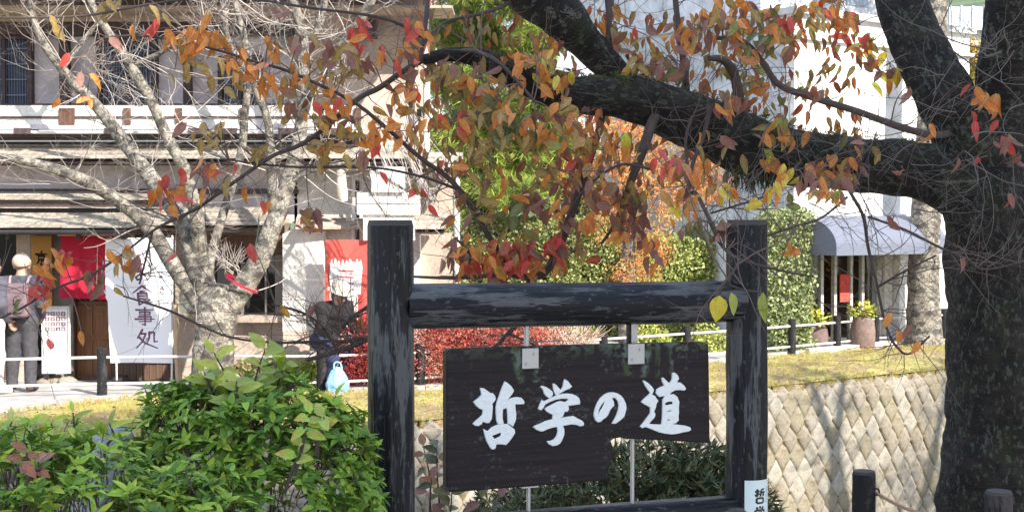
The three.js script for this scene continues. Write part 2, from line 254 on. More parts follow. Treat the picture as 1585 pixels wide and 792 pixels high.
{ // far canal wall of lozenge stones, each stone a part
  const w = thing('stone_wall', 'sunlit far canal wall of pale lozenge stones under the mossy verge', 'wall', bank(0, 0, FLOOR)), R = rng(99);
  const bk = []; for (let i = -8; i < 8; i++) { const a = bank(i * 4, -.145, (FLOOR - .06) / 2), b = bank(i * 4 + 4, -.145, (FLOOR - .06) / 2); bk.push(bar(a, b, .3, -FLOOR - .06)); }
  put(w, 'mortar', bk, M.mortar);
  const cw = .25, ch = .42; // lattice cell
  const q = new THREE.Quaternion().setFromRotationMatrix(new THREE.Matrix4().makeBasis(DIR, V(0, 1, 0), NRM)), base = w.position;
  const stoneGeo = (seed) => { const r = rng(seed), out = [[0, .435], [.5, .06], [.5, -.06], [0, -.435], [-.5, -.06], [-.5, .06]].map(([x, y]) => [x * cw * (.95 + .08 * r()) + .022 * (r() - .5), y * ch * (.98 + .1 * r()) + .022 * (r() - .5)]);
    const pos = [0, 0, .035 + .012 * r()], uv = [.5, .5], idx = [], rings = [[.6, .034], [.94, .020], [1.0, -.02]];
    rings.forEach(([k, z]) => { for (let i = 0; i < 12; i++) { const a = out[(i >> 1) % 6], b = out[((i >> 1) + 1) % 6], t = (i & 1) * .5, x = lerp(a[0], b[0], t) * (i & 1 ? 1.02 : .97), y = lerp(a[1], b[1], t) * (i & 1 ? 1.02 : .97), j = k < 1 ? 1 + .1 * (r() - .5) : 1; pos.push(x * k * j, y * k * j, z + (k < 1 ? .012 * (r() - .5) : 0)); uv.push(.5 + x * k * 1.5, .5 + y * k * 1.5); } });
    for (let i = 0; i < 12; i++) { const j = (i + 1) % 12; idx.push(0, 1 + i, 1 + j); for (const o of [1, 13]) idx.push(o + i, o + 12 + i, o + j, o + j, o + 12 + i, o + 12 + j); }
    const g = new THREE.BufferGeometry(); g.setAttribute('position', new THREE.Float32BufferAttribute(pos, 3)); g.setAttribute('uv', new THREE.Float32BufferAttribute(uv, 2)); g.setIndex(idx); g.computeVertexNormals(); return g; };
  const geos = [1, 2, 3, 4, 5, 6, 7, 8].map(stoneGeo), rest = []; let count = 0;
  for (let j = 0; j < 12; j++) for (let i = -40; i < 84; i++) {
    const s = (i + (j & 1) * .5) * cw, y = -.24 - j * ch * .5; if (y < FLOOR + .2) continue;
    const p = bank(s, .0 + .014 * (R() - .5), y + .02 * (R() - .5)), k = Math.floor(R() * 8), m = Math.floor(R() * 5), z = (s > -.6 && s < 8.7 && j < 8 && count < 258);
    if (z) { const o = mesh('stone', geos[k], M.stones[m], w); o.position.copy(p).sub(base); o.quaternion.copy(q); o.rotateZ(.14 * (R() - .5)); o.scale.set(.95 + .1 * R(), .93 + .12 * R(), 1); count++; }
    else { const g = geos[k].clone().applyQuaternion(q); g.translate(p.x, p.y, p.z); rest.push(g); }
  }
  for (let i = -40; i < 84; i++) { const g = geos[i & 7].clone(); g.scale(.98, .58 + .1 * R(), 1); g.applyQuaternion(q); const p = bank((i + .5) * cw, 0, -.11); g.translate(p.x, p.y, p.z); if (i > -3 && i < 36) put(w, 'stone', g, M.stones[(i * 3 + 60) % 5]); else rest.push(g); }
  { const ct = []; for (let i = -20; i < 30; i++) { const a = bank(i * .62 + .01, -.20 + .01 * (i % 3), -.04), b = bank(i * .62 + .60, -.20 + .01 * ((i + 1) % 3), -.04); const g = bar(a, b, .34, .07); if (i > -3 && i < 16) put(w, 'coping_stone', g, M.moss); else ct.push(g); } rest.push(...ct.map((g) => g)); }
  put(w, 'stones', rest, M.stones[0]).userData.kind = 'stuff';
}
{ // dry moss and grass tufts on the far verge, fallen leaves
  const R = rng(5), blade = [], it = [], fl = [];
  for (let i = 0; i < 9; i++) { const g = leafGeo(rr(.03, .06, R), .004, .1, rr(.2, .8, R), 2); g.applyQuaternion(orient(V(rr(-1, 1, R), 1.2, rr(-1, 1, R)), rdir(R))); g.translate(rr(-.03, .03, R), 0, rr(-.03, .03, R)); blade.push(g); }
  const cols = [[.40, .36, .1], [.46, .4, .14], [.32, .32, .07], [.46, .36, .16]];
  for (let i = 0; i < 9000; i++) { const u = R(), k = kerbCurve.getPoint(lerp(.05, .95, u)), s = k.clone().sub(A0).dot(DIR), v = Math.pow(R(), .8), p = bank(s, 0).lerp(V(k.x, 0, k.z), v); if (fbm3(p.x * 1.3, 5, p.z * 1.3) < -.12) continue; p.y = .02 + .10 * Math.sin(PI * Math.pow(v, .8)) * (.6 + fbm3(p.x * .8, 0, p.z * .8) * 1.5) + .05 * fbm3(p.x * 3, 2, p.z * 3); const c = cols[Math.floor(R() * 4)]; it.push([p, new THREE.Quaternion().setFromAxisAngle(V(0, 1, 0), R() * 6.3), rr(.5, 1.2, R), C(...c)]); }
  for (let i = 0; i < 1500; i++) { const s = lerp(-6, 14, R()), p = bank(s, rr(-.1, .05, R), rr(-.03, .02, R)); if (fbm3(s * 1.7, 3, 1) < -.2) continue; const c = cols[Math.floor(R() * 4)]; it.push([p, new THREE.Quaternion().setFromEuler(new THREE.Euler(rr(.2, 1.1, R), R() * 6.3, 0)), rr(.7, 1.5, R), C(...c)]); }
  tag(many(scene, 'grass', mergeGeometries(blade), std({ roughness: 1, side: THREE.DoubleSide }), it), 'short dry yellow grass and moss on the far bank', 'grass');
  for (let i = 0; i < 1000; i++) { const k = kerbCurve.getPoint(lerp(.05, .95, R())), s = k.clone().sub(A0).dot(DIR), v = R(), p = bank(s, 0).lerp(V(k.x, 0, k.z), v); p.y = .045 + .10 * Math.sin(PI * Math.pow(v, .8)) * .9; const c = [[.4, .12, .05], [.3, .17, .08], [.45, .22, .06]][i % 3]; fl.push([p, orient(V(rr(-1, 1, R), .1, rr(-1, 1, R)), V(rr(-.4, .4, R), 1, rr(-.4, .4, R))), rr(.45, .9, R), C(...c)]); }
  tag(many(scene, 'fallen_leaves', leafGeo(.08, .045, .3, .3, 3), std({ roughness: .8, side: THREE.DoubleSide }), fl), 'fallen red and brown leaves on the far bank', 'fallen leaves');
}
// ---------------------------------------------------------------- far hill
{
  const g = grid(60, 14, (u, v) => { const a = lerp(-.5, .55, u), D = lerp(110, 330, v); const h = v * lerp(10, 62, ss(u, .45, .8)) * (1 + .35 * fbm3(u * 7, v * 3, 1)); return V(Math.tan(a) * D, h - 2, -D); }, .1);
  struct('hill', g, mm(.09, .13, .06, 1, grainTex, .15, .4));
}
// ---------------------------------------------------------------- printed and brushed lettering (flat prints only)
const GL = {
  o: [[[.1, .3], [.7, .27]], [[.38, .05], [.38, .85], [.2, .9], [.12, .75], [.4, .55], [.75, .55], [.85, .72], [.7, .9], [.55, .9]], [[.75, .12], [.92, .28]]],
  shoku: [[[.5, 0], [.08, .36]], [[.5, 0], [.94, .34]], [[.42, .28], [.6, .28]], [[.3, .38], [.3, .97], [.52, .86]], [[.3, .38], [.72, .38], [.72, .66]], [[.3, .52], [.72, .52]], [[.3, .66], [.72, .66]], [[.48, .66], [.92, .97]], [[.82, .72], [.6, .84]]],
  ji: [[[.08, .12], [.92, .12]], [[.25, .24], [.75, .24], [.75, .38], [.25, .38], [.25, .24]], [[.2, .5], [.8, .5], [.8, .76], [.2, .76]], [[.03, .63], [.97, .63]], [[.5, 0], [.5, .97], [.35, .9]]],
  sho: [[[.3, .03], [.08, .45]], [[.22, .22], [.45, .22], [.3, .6], [.03, .95]], [[.15, .4], [.4, .7], [.97, .94]], [[.6, .15], [.6, .45], [.5, .68]], [[.6, .15], [.82, .15], [.82, .62], [.97, .6]]],
  ki: [[[.2, .2], [.8, .15]], [[.2, .4], [.82, .34]], [[.45, .03], [.75, .62]], [[.25, .68], [.4, .92], [.75, .92]]],
  ya: [[[.08, .45], [.6, .25], [.9, .4], [.8, .6], [.6, .6]], [[.3, .15], [.55, .98]], [[.55, .08], [.65, .2]]],
  kyo: [[[.5, 0], [.5, .15]], [[.05, .18], [.95, .18]], [[.25, .32], [.75, .32], [.75, .55], [.25, .55], [.25, .32]], [[.5, .55], [.5, .97], [.38, .9]], [[.3, .66], [.1, .92]], [[.68, .66], [.92, .92]]],
  tetsu: [[[.05, .18], [.45, .15]], [[.25, 0], [.25, .5], [.12, .46]], [[.05, .42], [.45, .3]], [[.88, .02], [.58, .1], [.58, .3], [.5, .52]], [[.58, .24], [.98, .24]], [[.8, .24], [.8, .52]], [[.2, .62], [.8, .62], [.8, .94], [.2, .94], [.2, .62]]],
  gaku: [[[.2, .05], [.28, .2]], [[.48, 0], [.52, .17]], [[.8, .03], [.68, .2]], [[.1, .42], [.1, .27], [.9, .27], [.88, .42]], [[.28, .42], [.72, .42], [.5, .56], [.5, .95], [.36, .9]], [[.05, .65], [.95, .65]]],
};
function glyph(c, name, x, y, w, h, lw, col, brush = true) {
  c.strokeStyle = c.fillStyle = col; c.lineCap = brush ? 'round' : 'butt'; c.lineJoin = brush ? 'round' : 'miter';
  for (const s of GL[name]) { const p = s.map(([a, b]) => [x + a * w, y + b * h]);
    for (let i = 0; i + 1 < p.length; i++) { const n = brush ? 8 : 1; for (let k = 0; k < n; k++) { const a = k / n, b = (k + 1) / n; c.lineWidth = brush ? lw * (1.15 - .55 * ((i + a) / (p.length - 1 || 1))) : lw; c.beginPath(); c.moveTo(lerp(p[i][0], p[i + 1][0], a), lerp(p[i][1], p[i + 1][1], a)); c.lineTo(lerp(p[i][0], p[i + 1][0], b), lerp(p[i][1], p[i + 1][1], b)); c.stroke(); } } }
}
function canvasMat(w, h, draw, o = {}) { const c = document.createElement('canvas'); c.width = w; c.height = h; draw(c.getContext('2d'), w, h); const t = new THREE.CanvasTexture(c); t.colorSpace = THREE.SRGBColorSpace; return std({ map: t, roughness: .9, side: THREE.DoubleSide, ...o }); }
function cloth(px0, py0, px1, py1, D, fn, nu = 24, nv = 24) { // hanging cloth; fn(u,v) gives how far it billows towards the viewer (m), or [forward, sideways]
  const pos = [], uv = [], idx = [], th = .004; // v = 0 is the bottom edge
  const q = (u, v) => { const w = fn(u, 1 - v), f = Array.isArray(w) ? w : [w, 0]; const p = P(lerp(px0, px1, u), lerp(py0, py1, 1 - v), D); p.z += f[0]; p.x += f[1]; return p; };
  for (const off of [0, -th]) for (let j = 0; j <= nv; j++) for (let i = 0; i <= nu; i++) { const u = i / nu, v = j / nv, p = q(u, v); pos.push(p.x, p.y, p.z + off); uv.push(u, v); }
  const m = nu + 1, S = m * (nv + 1);
  for (let j = 0; j < nv; j++) for (let i = 0; i < nu; i++) { const a = j * m + i, b = a + 1, c = a + m, d = c + 1; idx.push(a, b, c, b, d, c, S + a, S + c, S + b, S + b, S + c, S + d); }
  const g = new THREE.BufferGeometry(); g.setAttribute('position', new THREE.Float32BufferAttribute(pos, 3)); g.setAttribute('uv', new THREE.Float32BufferAttribute(uv, 2)); g.setIndex(idx); g.computeVertexNormals(); return g;
}
// ---------------------------------------------------------------- tea house on the left
{
  const h = thing('tea_house', 'two-storey plastered wooden tea house with balcony and shingled eaves on the left', 'house', V(-3, 0, -18));
  const p = (n, g, m) => put(h, n, g, m);
  const X0 = -120;
  // upper storey
  p('upper_wall', [fb(X0, -140, 455, 170, 18, .2)], M.plaster);
  p('upper_wall', [fb(455, -140, 660, 262, 17.85, .25)], M.beige);
  { const y = P(0, -16, 16.4).y, l = P(X0, 0, 17).x, q = P(695, 0, 17).x; p('roof', [bar(V((l + q) / 2, y + .06, -16.4), V((l + q) / 2, y + 1.7, -20.2), q - l, .14)], M.beam); }
  p('soffit', [fb(X0, 8, 700, 12, 17.1, .9)], M.beige);
  p('eave_board', [fb(X0, -8, 470, 33, 17.75, .2)], M.beige);
  p('beam', [fb(X0, 34, 452, 53, 17.78, .22)], M.beam); p('beam', [fb(548, 30, 582, 58, 17.7, .2)], M.beam); p('beam', [fb(X0, 160, 452, 167, 17.8, .16)], M.beam);
  for (const [a, b] of [[90, 104], [282, 294]]) p('post', [fb(a, 53, b, 200, 17.82, .15)], M.beam);
  for (const [a, c, b, d] of [[-40, 60, 48, 160], [148, 64, 242, 160], [336, 92, 404, 160]]) {
    const f = p('window', [fb(a, c - 7, a + 7, d, 17.88, .13), fb(b - 7, c - 7, b, d, 17.88, .13), fb(a + 7, c - 7, b - 7, c, 17.88, .13), fb((a + b) / 2 - 3, c, (a + b) / 2 + 3, d, 17.9, .1)], M.beam);
    put(f, 'pane', fb(a + 7, c, b - 7, d, 17.985, .01), mm(.13, .15, .21, .3, grainTex, .5, 0));
    const bars = []; for (let x = a + 10; x < b - 9; x += 4.2) bars.push(fb(x, c, x + 1.7, d, 17.94, .03)); for (let y = c + 14; y < d - 4; y += 24) bars.push(fb(a + 7, y, b - 7, y + 2, 17.935, .02));
    put(f, 'lattice', bars, M.lattice).userData.kind = 'stuff';
  }
  // balcony
  p('balcony_panel', [fb(X0, 169, 560, 192, 17.0, .05)], M.white);
  p('balcony_rail', [fb(X0, 163, 562, 169, 17, .12)], M.white); p('balcony_rail', [fb(X0, 179.5, 562, 183, 16.985, .05)], M.beam);
  p('balcony_rail', [fb(X0, 192, 562, 200, 16.98, .14)], M.plaster); p('balcony_rail', [fb(X0, 202, 562, 206, 16.95, .12)], M.white);
  for (const x of [-60, 90, 190, 270, 370, 460, 548]) p('balcony_post', [fb(x, 167, x + (x === 90 ? 24 : 11), 193, 16.97, .06)], M.brown);
  for (const x of [20, 160, 290, 340, 430, 510]) p('balcony_bracket', [fb(x, 198, x + 26, 207, 16.93, .3)], M.beam);
  p('balcony_floor', [fb(X0, 207, 565, 212, 17.1, .85)], M.beam);
  // shingled ledges: rows of boards, each board a part
  let bi = 0; const RS = rng(31);
  function ledge(px0, px1, pyb, pyf, Db, Df, rows, len) {
    for (let r = 0; r < rows; r++) { const t0 = r / rows, t1 = (r + 1) / rows, Da = lerp(Db, Df, t0), Dc = lerp(Db, Df, t1) - .03; let x = px0 - (r & 1) * len * .4 - RS() * 10;
      while (x < px1) { const x1 = Math.min(px1, x + len * (.85 + .3 * RS())), xa = Math.max(px0, x); if (x1 - xa > 4) { const ya = P(0, lerp(pyb, pyf, t0), Da).y, yc = P(0, lerp(pyb, pyf, t1), Dc).y; const l = P(xa + .4, 0, Dc).x, q = P(x1 - .4, 0, Dc).x;
        const g = bar(V((l + q) / 2, ya + .012, -Da - .03), V((l + q) / 2, yc + .02 + .004 * RS(), -Dc), q - l, .018); p('roof_board', [g], M.shingle[bi++ % 3]); } x = x1; } }
    const yb = P(0, pyb, Db).y - .03, yf = P(0, pyf, Df).y - .025, l = P(px0, 0, Df).x + .03, q = P(px1, 0, Df).x - .03;
    p('roof_underside', [bar(V((l + q) / 2, yb, -Db - .05), V((l + q) / 2, yf - .01, -Df - .02), q - l, .03)], M.beam);
  }
  ledge(X0, 655, 221, 247, 17.5, 16.85, 4, 120);
  p('fascia', [fb(X0, 248, 655, 256, 16.9, .04)], M.beam);
  p('lower_wall', [fb(X0, 250, 460, 345, 17.5, .2)], M.plaster);
  p('beam', [fb(X0, 292, 460, 300, 17.42, .1)], M.beam);
  ledge(X0, 234, 298, 311, 17.4, 17.0, 2, 90); p('fascia', [fb(X0, 311, 232, 322, 17.05, .04)], M.beige); p('beam', [fb(X0, 322, 250, 329, 17.2, .1)], M.gutter);
  ledge(X0, 200, 328, 354, 17.3, 16.45, 5, 70); ledge(214, 436, 323, 350, 17.35, 16.8, 4, 75);
  p('fascia', [fb(214, 351, 434, 356, 16.85, .03)], M.beam);
  p('gutter', [tube([[P(X0, 359, 16.42), .03], [P(60, 359, 16.42), .03], [P(202, 358.5, 16.42), .03]], { rad: 8, seg: 2 })], M.gutter);
  p('gutter', [tube([[P(200, 366, 17.0), .018], [P(255, 364, 17.0), .018], [P(300, 362, 17.0), .018]], { rad: 6, seg: 1 })], M.brown);
  for (const x of [-70, 10, 120, 190]) p('bracket', [bar(P(x, 366, 17.3), P(x, 366, 16.6), .05, .07)], M.beam);
  // ground floor
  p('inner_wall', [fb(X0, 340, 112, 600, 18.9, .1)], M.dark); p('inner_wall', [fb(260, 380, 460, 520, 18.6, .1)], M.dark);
  p('inner_floor', [box(P(X0, 0, 18).x, P(460, 0, 18).x, -.05, .06, -17.45, -18.9)], M.planks);
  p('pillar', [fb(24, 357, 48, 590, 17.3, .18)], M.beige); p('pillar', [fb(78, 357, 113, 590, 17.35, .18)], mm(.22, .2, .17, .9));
  p('counter', [fb(X0, 470, 24, 590, 17.4, .3)], M.brown);
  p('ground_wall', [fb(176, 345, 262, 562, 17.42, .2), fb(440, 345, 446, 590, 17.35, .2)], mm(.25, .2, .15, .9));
  const dr = p('door', [fb(113, 466, 176, 588, 17.5, .05)], M.door);
  for (const [a, b, c, d] of [[118, 472, 142, 520], [147, 472, 171, 520], [118, 526, 142, 582], [147, 526, 171, 582]]) put(dr, 'door_panel', fb(a, b, c, d, 17.485, .03, .004), M.door);
  put(dr, 'handle', fb(166, 500, 170, 520, 17.46, .02, .004), M.gutter);
  p('door_frame', [fb(109, 360, 115, 590, 17.38, .1), fb(172, 360, 179, 590, 17.38, .1)], M.brown); p('lintel', [fb(115, 357, 172, 366, 17.4, .1)], M.brown); p('transom', [fb(115, 440, 172, 466, 17.46, .06)], M.dark);
  for (let x = 180, i = 0; x < 262; x += 10.2, i++) p('dado_board', [fb(x, 562, x + 9.7, 588, 17.32 + (i % 2) * .006, .06)], M.planks); p('dado_rail', [fb(178, 556, 264, 562, 17.3, .08)], M.brown);
  // small window behind the banner, big dark window by the tree
  p('lintel_wall', [fb(262, 338, 446, 364, 17.44, .1)], M.beige);
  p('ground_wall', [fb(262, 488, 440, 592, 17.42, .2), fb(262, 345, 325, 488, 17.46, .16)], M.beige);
  { const f = p('window', [fb(270, 415, 275, 486, 17.38, .08), fb(300, 415, 305, 486, 17.38, .08), fb(275, 415, 300, 420, 17.38, .08)], mm(.5, .42, .33)); put(f, 'pane', fb(275, 420, 300, 486, 17.43, .008), mm(.2, .22, .2, .1, grainTex, 1, 0)); put(f, 'sill', fb(266, 486, 312, 493, 17.33, .14), mm(.5, .42, .33)); }
  { const f = p('window', [fb(325, 393, 330, 490, 17.36, .1), fb(425, 393, 440, 490, 17.36, .1), fb(372, 396, 376, 490, 17.4, .06), fb(409, 396, 412, 490, 17.4, .06)], mm(.22, .19, .17)); put(f, 'pane', fb(330, 396, 425, 490, 17.47, .006), M.glass); put(f, 'lintel', fb(322, 364, 440, 394, 17.36, .12), M.brown); put(f, 'sill', fb(322, 489, 444, 499, 17.24, .22), M.beige); }
  // white lit annex on the right of the window, with its side wall under the big ledge
  { const a = P(437, 600, 17.15), c = P(497, 345, 17.15), sh = new THREE.Shape(); const pt = (x, y) => { const q = P(x, y, 17.15); return [q.x, q.y]; };
    sh.moveTo(...pt(437, 600)); sh.lineTo(...pt(437, 362)); sh.lineTo(...pt(466, 348)); sh.lineTo(...pt(500, 356)); sh.lineTo(...pt(500, 600)); const g = new THREE.ExtrudeGeometry(sh, { depth: .3, bevelEnabled: false }); g.translate(0, 0, -17.45); p('annex_wall', [g], M.white); }
  p('annex_wall', [fb(455, 256, 562, 600, 17.5, .3)], M.white); p('annex_wall', [fb(562, 256, 650, 600, 17.55, .3)], M.white);
  p('annex_base', [fb(438, 512, 500, 594, 17.12, .02)], M.beige);
  p('annex_roof', [bar(P(515, 338, 17.5), P(515, 352, 17.0), .9, .04)], M.beige);
  p('awning_cloth', [tube([[P(527, 262, 17.0), .06], [P(529, 300, 17.0), .075], [P(532, 312, 17.0), .05]], { rad: 10, seg: 4 })], mm(.6, .52, .44));
  p('wall_panel', [fb(574, 258, 626, 298, 16.7, .12, .01)], M.paintWhite); p('wall_panel', [fb(552, 298, 648, 315, 16.75, .3)], M.paintWhite); p('wall_panel', [fb(552, 316, 648, 332, 16.76, .3)], M.paintWhite); p('wall_panel', [fb(562, 333, 640, 372, 16.8, .3)], M.paintWhite);
  p('downpipe', [tube([[P(547, 272, 17.3), .022], [P(547, 320, 17.3), .022], [P(546, 372, 17.3), .022]], { rad: 8, seg: 2 })], M.pipe); p('downpipe', [tube([[P(553, 280, 17.35), .026], [P(553, 330, 17.35), .026], [P(553, 372, 17.35), .026]], { rad: 8, seg: 2 })], M.gutter);
  p('downpipe', [tube([[P(660, -30, 17.6), .045], [P(660, 120, 17.6), .045], [P(660, 236, 17.6), .045]], { rad: 10, seg: 2 })], M.pipe);
  p('lamp_box', [fb(645, 168, 652, 180, 17.7, .12, .01)], M.gutter);
  ledge(596, 716, 238, 262, 17.6, 17.0, 3, 40); p('fascia', [fb(596, 262, 718, 270, 17.02, .05)], M.beam); p('gable_wall', [fb(640, 270, 700, 345, 17.7, .15)], M.beige);
  p('downpipe', [tube([[P(707, 268, 17.1), .04], [P(707, 350, 17.1), .04], [P(707, 450, 17.1), .04], [P(707, 560, 17.1), .04]], { rad: 10, seg: 2 })], M.pipe);
  ledge(600, 690, 334, 356, 17.5, 17.0, 3, 45); p('gate_wall', [fb(648, 360, 700, 600, 17.8, .12)], M.beige);
  // rough stones along the foot of the house
  const st = []; const RR = rng(77);
  for (let i = 0; i < 26; i++) { const x = i < 9 ? rr(62, 108, RR) : rr(440, 690, RR), q = P(x, 590, 16.9), s = i < 9 ? rr(.06, .1, RR) : rr(.07, .2, RR), g = new THREE.IcosahedronGeometry(s, 2), pp = g.attributes.position; for (let k = 0; k < pp.count; k++) { const n = 1 + .5 * fbm3(pp.getX(k) * 9 + i, pp.getY(k) * 9, pp.getZ(k) * 9, 2); pp.setXYZ(k, pp.getX(k) * n * 1.25, pp.getY(k) * n * .8, pp.getZ(k) * n); } g.computeVertexNormals(); g.translate(q.x, s * .45, -16.9 - rr(0, .3, RR)); put(h, 'foot_stone', g, M.stones[i % 5]); }
}
{ // wooden shop plaque
  const t = thing('shop_plaque', 'tall tan wooden plaque with black brushed characters on the pillar behind the backpacker', 'sign', P(63, 477, 17.25));
  put(t, 'board', fb(47, 364, 80, 476, 17.24, .045, .006), M.plaque);
  put(t, 'print', printed(48, 366, 79, 474, 17.236, .002), canvasMat(128, 440, (c, w, h) => { c.fillStyle = '#b98a4a'; c.fillRect(0, 0, w, h); for (let i = 0; i < 60; i++) { c.strokeStyle = `rgba(90,50,20,${.05 + .06 * hash(i, 1, 3)})`; c.beginPath(); const x = hash(i, 2, 3) * w; c.moveTo(x, 0); c.lineTo(x + 6 * (hash(i, 3, 3) - .5), h); c.stroke(); } glyph(c, 'kyo', 24, 96, 80, 84, 12, '#1d1612'); glyph(c, 'ya', 28, 225, 72, 72, 11, '#1d1612'); glyph(c, 'ki', 30, 330, 68, 72, 11, '#1d1612'); }, { side: THREE.FrontSide }));
}
{ // red noren
  const t = thing('noren', 'red split door curtain hanging under the shingled awning', 'curtain', P(134, 462, 16.8));
  const mt = canvasMat(512, 512, (c, w, h) => { c.fillStyle = '#b31733'; c.fillRect(0, 0, w, h); for (let i = 0; i < 900; i++) { c.fillStyle = `rgba(${i % 2 ? 255 : 120},30,60,.05)`; c.fillRect(hash(i, 5, 1) * w, hash(i, 6, 1) * h, 40, 2); } c.strokeStyle = '#f3dfe0'; c.lineWidth = 10; c.lineCap = 'round'; for (let i = 0; i < 34; i++) { const x = 380 + hash(i, 7, 2) * 120, y = 200 + hash(i, 8, 2) * 290; c.lineWidth = 4 + 5 * hash(i, 9, 2); c.beginPath(); c.moveTo(x, y); c.quadraticCurveTo(x + 14, y - 16, x + 26 * hash(i, 4, 4), y + 14); c.stroke(); } });
  for (let i = 0; i < 3; i++) { const a = lerp(93, 178, i / 3) + .1, b = lerp(93, 178, (i + 1) / 3) + .1, g = cloth(a, 362, b, 461 + i, 16.8, (u, v) => .03 * v * Math.sin(u * 7 + i * 2) + .05 * v * v, 16, 20); const uv = g.attributes.uv; for (let k = 0; k < uv.count; k++) uv.setX(k, (i + uv.getX(k)) / 3); put(t, 'curtain_panel', g, mt); }
  put(t, 'rod', tube([[P(88, 363, 16.8), .016], [P(182, 363, 16.8), .016]], { rad: 8, seg: 2 }), M.bamboo);
}
{ // white banner on two poles
  const t = thing('banner', 'long white cloth banner with purple brushed characters beside the bare cherry', 'banner', P(222, 600, 16.75));
  put(t, 'cloth', cloth(169, 370, 266, 562, 16.72, (u, v) => [.035 * Math.sin(u * 5 + v * 3) + .05 * Math.sin(v * 4), (v < .5 ? -.05 * (1 - u) * (1 - v * 1.2) : 0)], 30, 40), canvasMat(512, 1024, (c, w, h) => {
    c.fillStyle = '#efeff4'; c.fillRect(0, 0, w, h); const q = '#6b4560';
    glyph(c, 'ya', 250, 90, 105, 95, 10, '#6a4a62'); glyph(c, 'o', 215, 200, 150, 150, 15, q); glyph(c, 'shoku', 195, 385, 165, 160, 15, q); glyph(c, 'ji', 205, 565, 165, 150, 14, q); glyph(c, 'sho', 205, 745, 190, 165, 16, q);
    glyph(c, 'ya', 405, 225, 62, 58, 7, '#8d7f8c'); glyph(c, 'ki', 400, 300, 60, 62, 7, '#8d7f8c'); glyph(c, 'ki', 405, 385, 62, 72, 9, '#54384e'); }));
  put(t, 'pole', tube([[P(171, 366, 16.76), .012], [P(177, 480, 16.76), .012], [P(180, 588, 16.76), .012]], { rad: 6, seg: 2 }), M.pipe); put(t, 'pole', tube([[P(266, 364, 16.76), .012], [P(266, 480, 16.76), .012], [P(265, 588, 16.76), .012]], { rad: 6, seg: 2 }), M.pipe);
  put(t, 'rod', tube([[P(166, 369, 16.75), .01], [P(268, 369, 16.75), .01]], { rad: 6, seg: 1 }), M.pipe);
  put(t, 'base', [fb(172, 584, 188, 592, 16.85, .3, .01), fb(257, 584, 273, 592, 16.85, .3, .01)], M.gutter);
}
{ const t = thing('bamboo_pole', 'pale bamboo pole standing upright right of the white banner', 'pole', P(274, 606, 16.5)); put(t, 'cane', tube([[P(271, 470, 16.5), .028], [P(273, 540, 16.5), .03], [P(276, 606, 16.5), .032]], { rad: 10, seg: 3 }), M.bamboo); for (const y of [500, 538, 575]) put(t, 'node', tube([[P(272.5 + (y - 500) * .03, y - 1, 16.5), .033], [P(272.5 + (y - 500) * .03, y + 1, 16.5), .033]], { rad: 10, seg: 1 }), M.bamboo); }
{ // menu stand
  const t = thing('menu_stand', 'white framed menu poster stand beside the backpacker and the brown door', 'menu stand', P(86, 592, 16.9));
  put(t, 'frame', [fb(63, 474, 66, 578, 16.9, .05), fb(104, 474, 107, 578, 16.9, .05), fb(66, 474, 104, 478, 16.9, .05), fb(66, 574, 104, 578, 16.9, .05)], M.paintWhite);
  put(t, 'poster', printed(66, 478, 104, 574, 16.92, .02), canvasMat(256, 640, (c, w, h) => { c.fillStyle = '#f2f0f0'; c.fillRect(0, 0, w, h); for (let j = 0; j < 4; j++) for (let i = 0; i < 4; i++) { c.fillStyle = ['#8a5a6e', '#5b4260', '#a17c86', '#6e4a55'][(i + j * 3) % 4]; c.fillRect(18 + i * 57, 30 + j * 52, 48, 42); c.fillStyle = '#d9c3bd'; c.beginPath(); c.arc(42 + i * 57, 52 + j * 52, 13, 0, 7); c.fill(); } for (let i = 0; i < 12; i++) { c.fillStyle = 'rgba(90,80,95,.35)'; c.fillRect(24, 275 + i * 26, 90 + 100 * hash(i, 3, 9), 6); } }, { side: THREE.FrontSide, roughness: .5 }));
  put(t, 'leg', fb(68, 578, 73, 606, 16.9, .3), M.gutter); put(t, 'leg', fb(98, 578, 103, 606, 16.9, .3), M.gutter);
}
{ // red and white poster banner right of the annex
  const t = thing('poster_banner', 'red and white flag poster on the white wall left of the sign post', 'banner', P(535, 520, 16.9));
  put(t, 'cloth', cloth(503, 371, 568, 515, 16.85, (u, v) => .02 * Math.sin(u * 6 + v * 4), 16, 24), canvasMat(256, 512, (c, w, h) => { c.fillStyle = '#d95b53'; c.fillRect(0, 0, w, h); c.fillStyle = '#f7eeea'; c.beginPath(); c.moveTo(30, 150); for (let i = 0; i < 9; i++) c.quadraticCurveTo(40 + i * 22, 60 + 50 * hash(i, 2, 8), 52 + i * 22, 120 + 40 * hash(i, 3, 8)); c.lineTo(205, 470); c.lineTo(20, 500); c.closePath(); c.fill(); c.strokeStyle = '#c8453f'; c.lineWidth = 7; for (let i = 0; i < 5; i++) { c.beginPath(); c.moveTo(85, 170 + i * 34); c.lineTo(175, 174 + i * 34); c.stroke(); } c.fillStyle = '#d8473f'; c.fillRect(80, 335, 95, 44); c.fillRect(200, 300, 26, 150); }));
  put(t, 'pole', tube([[P(569, 366, 16.88), .012], [P(570, 480, 16.88), .012], [P(571, 600, 16.88), .012]], { rad: 6, seg: 2 }), M.pipe);
}
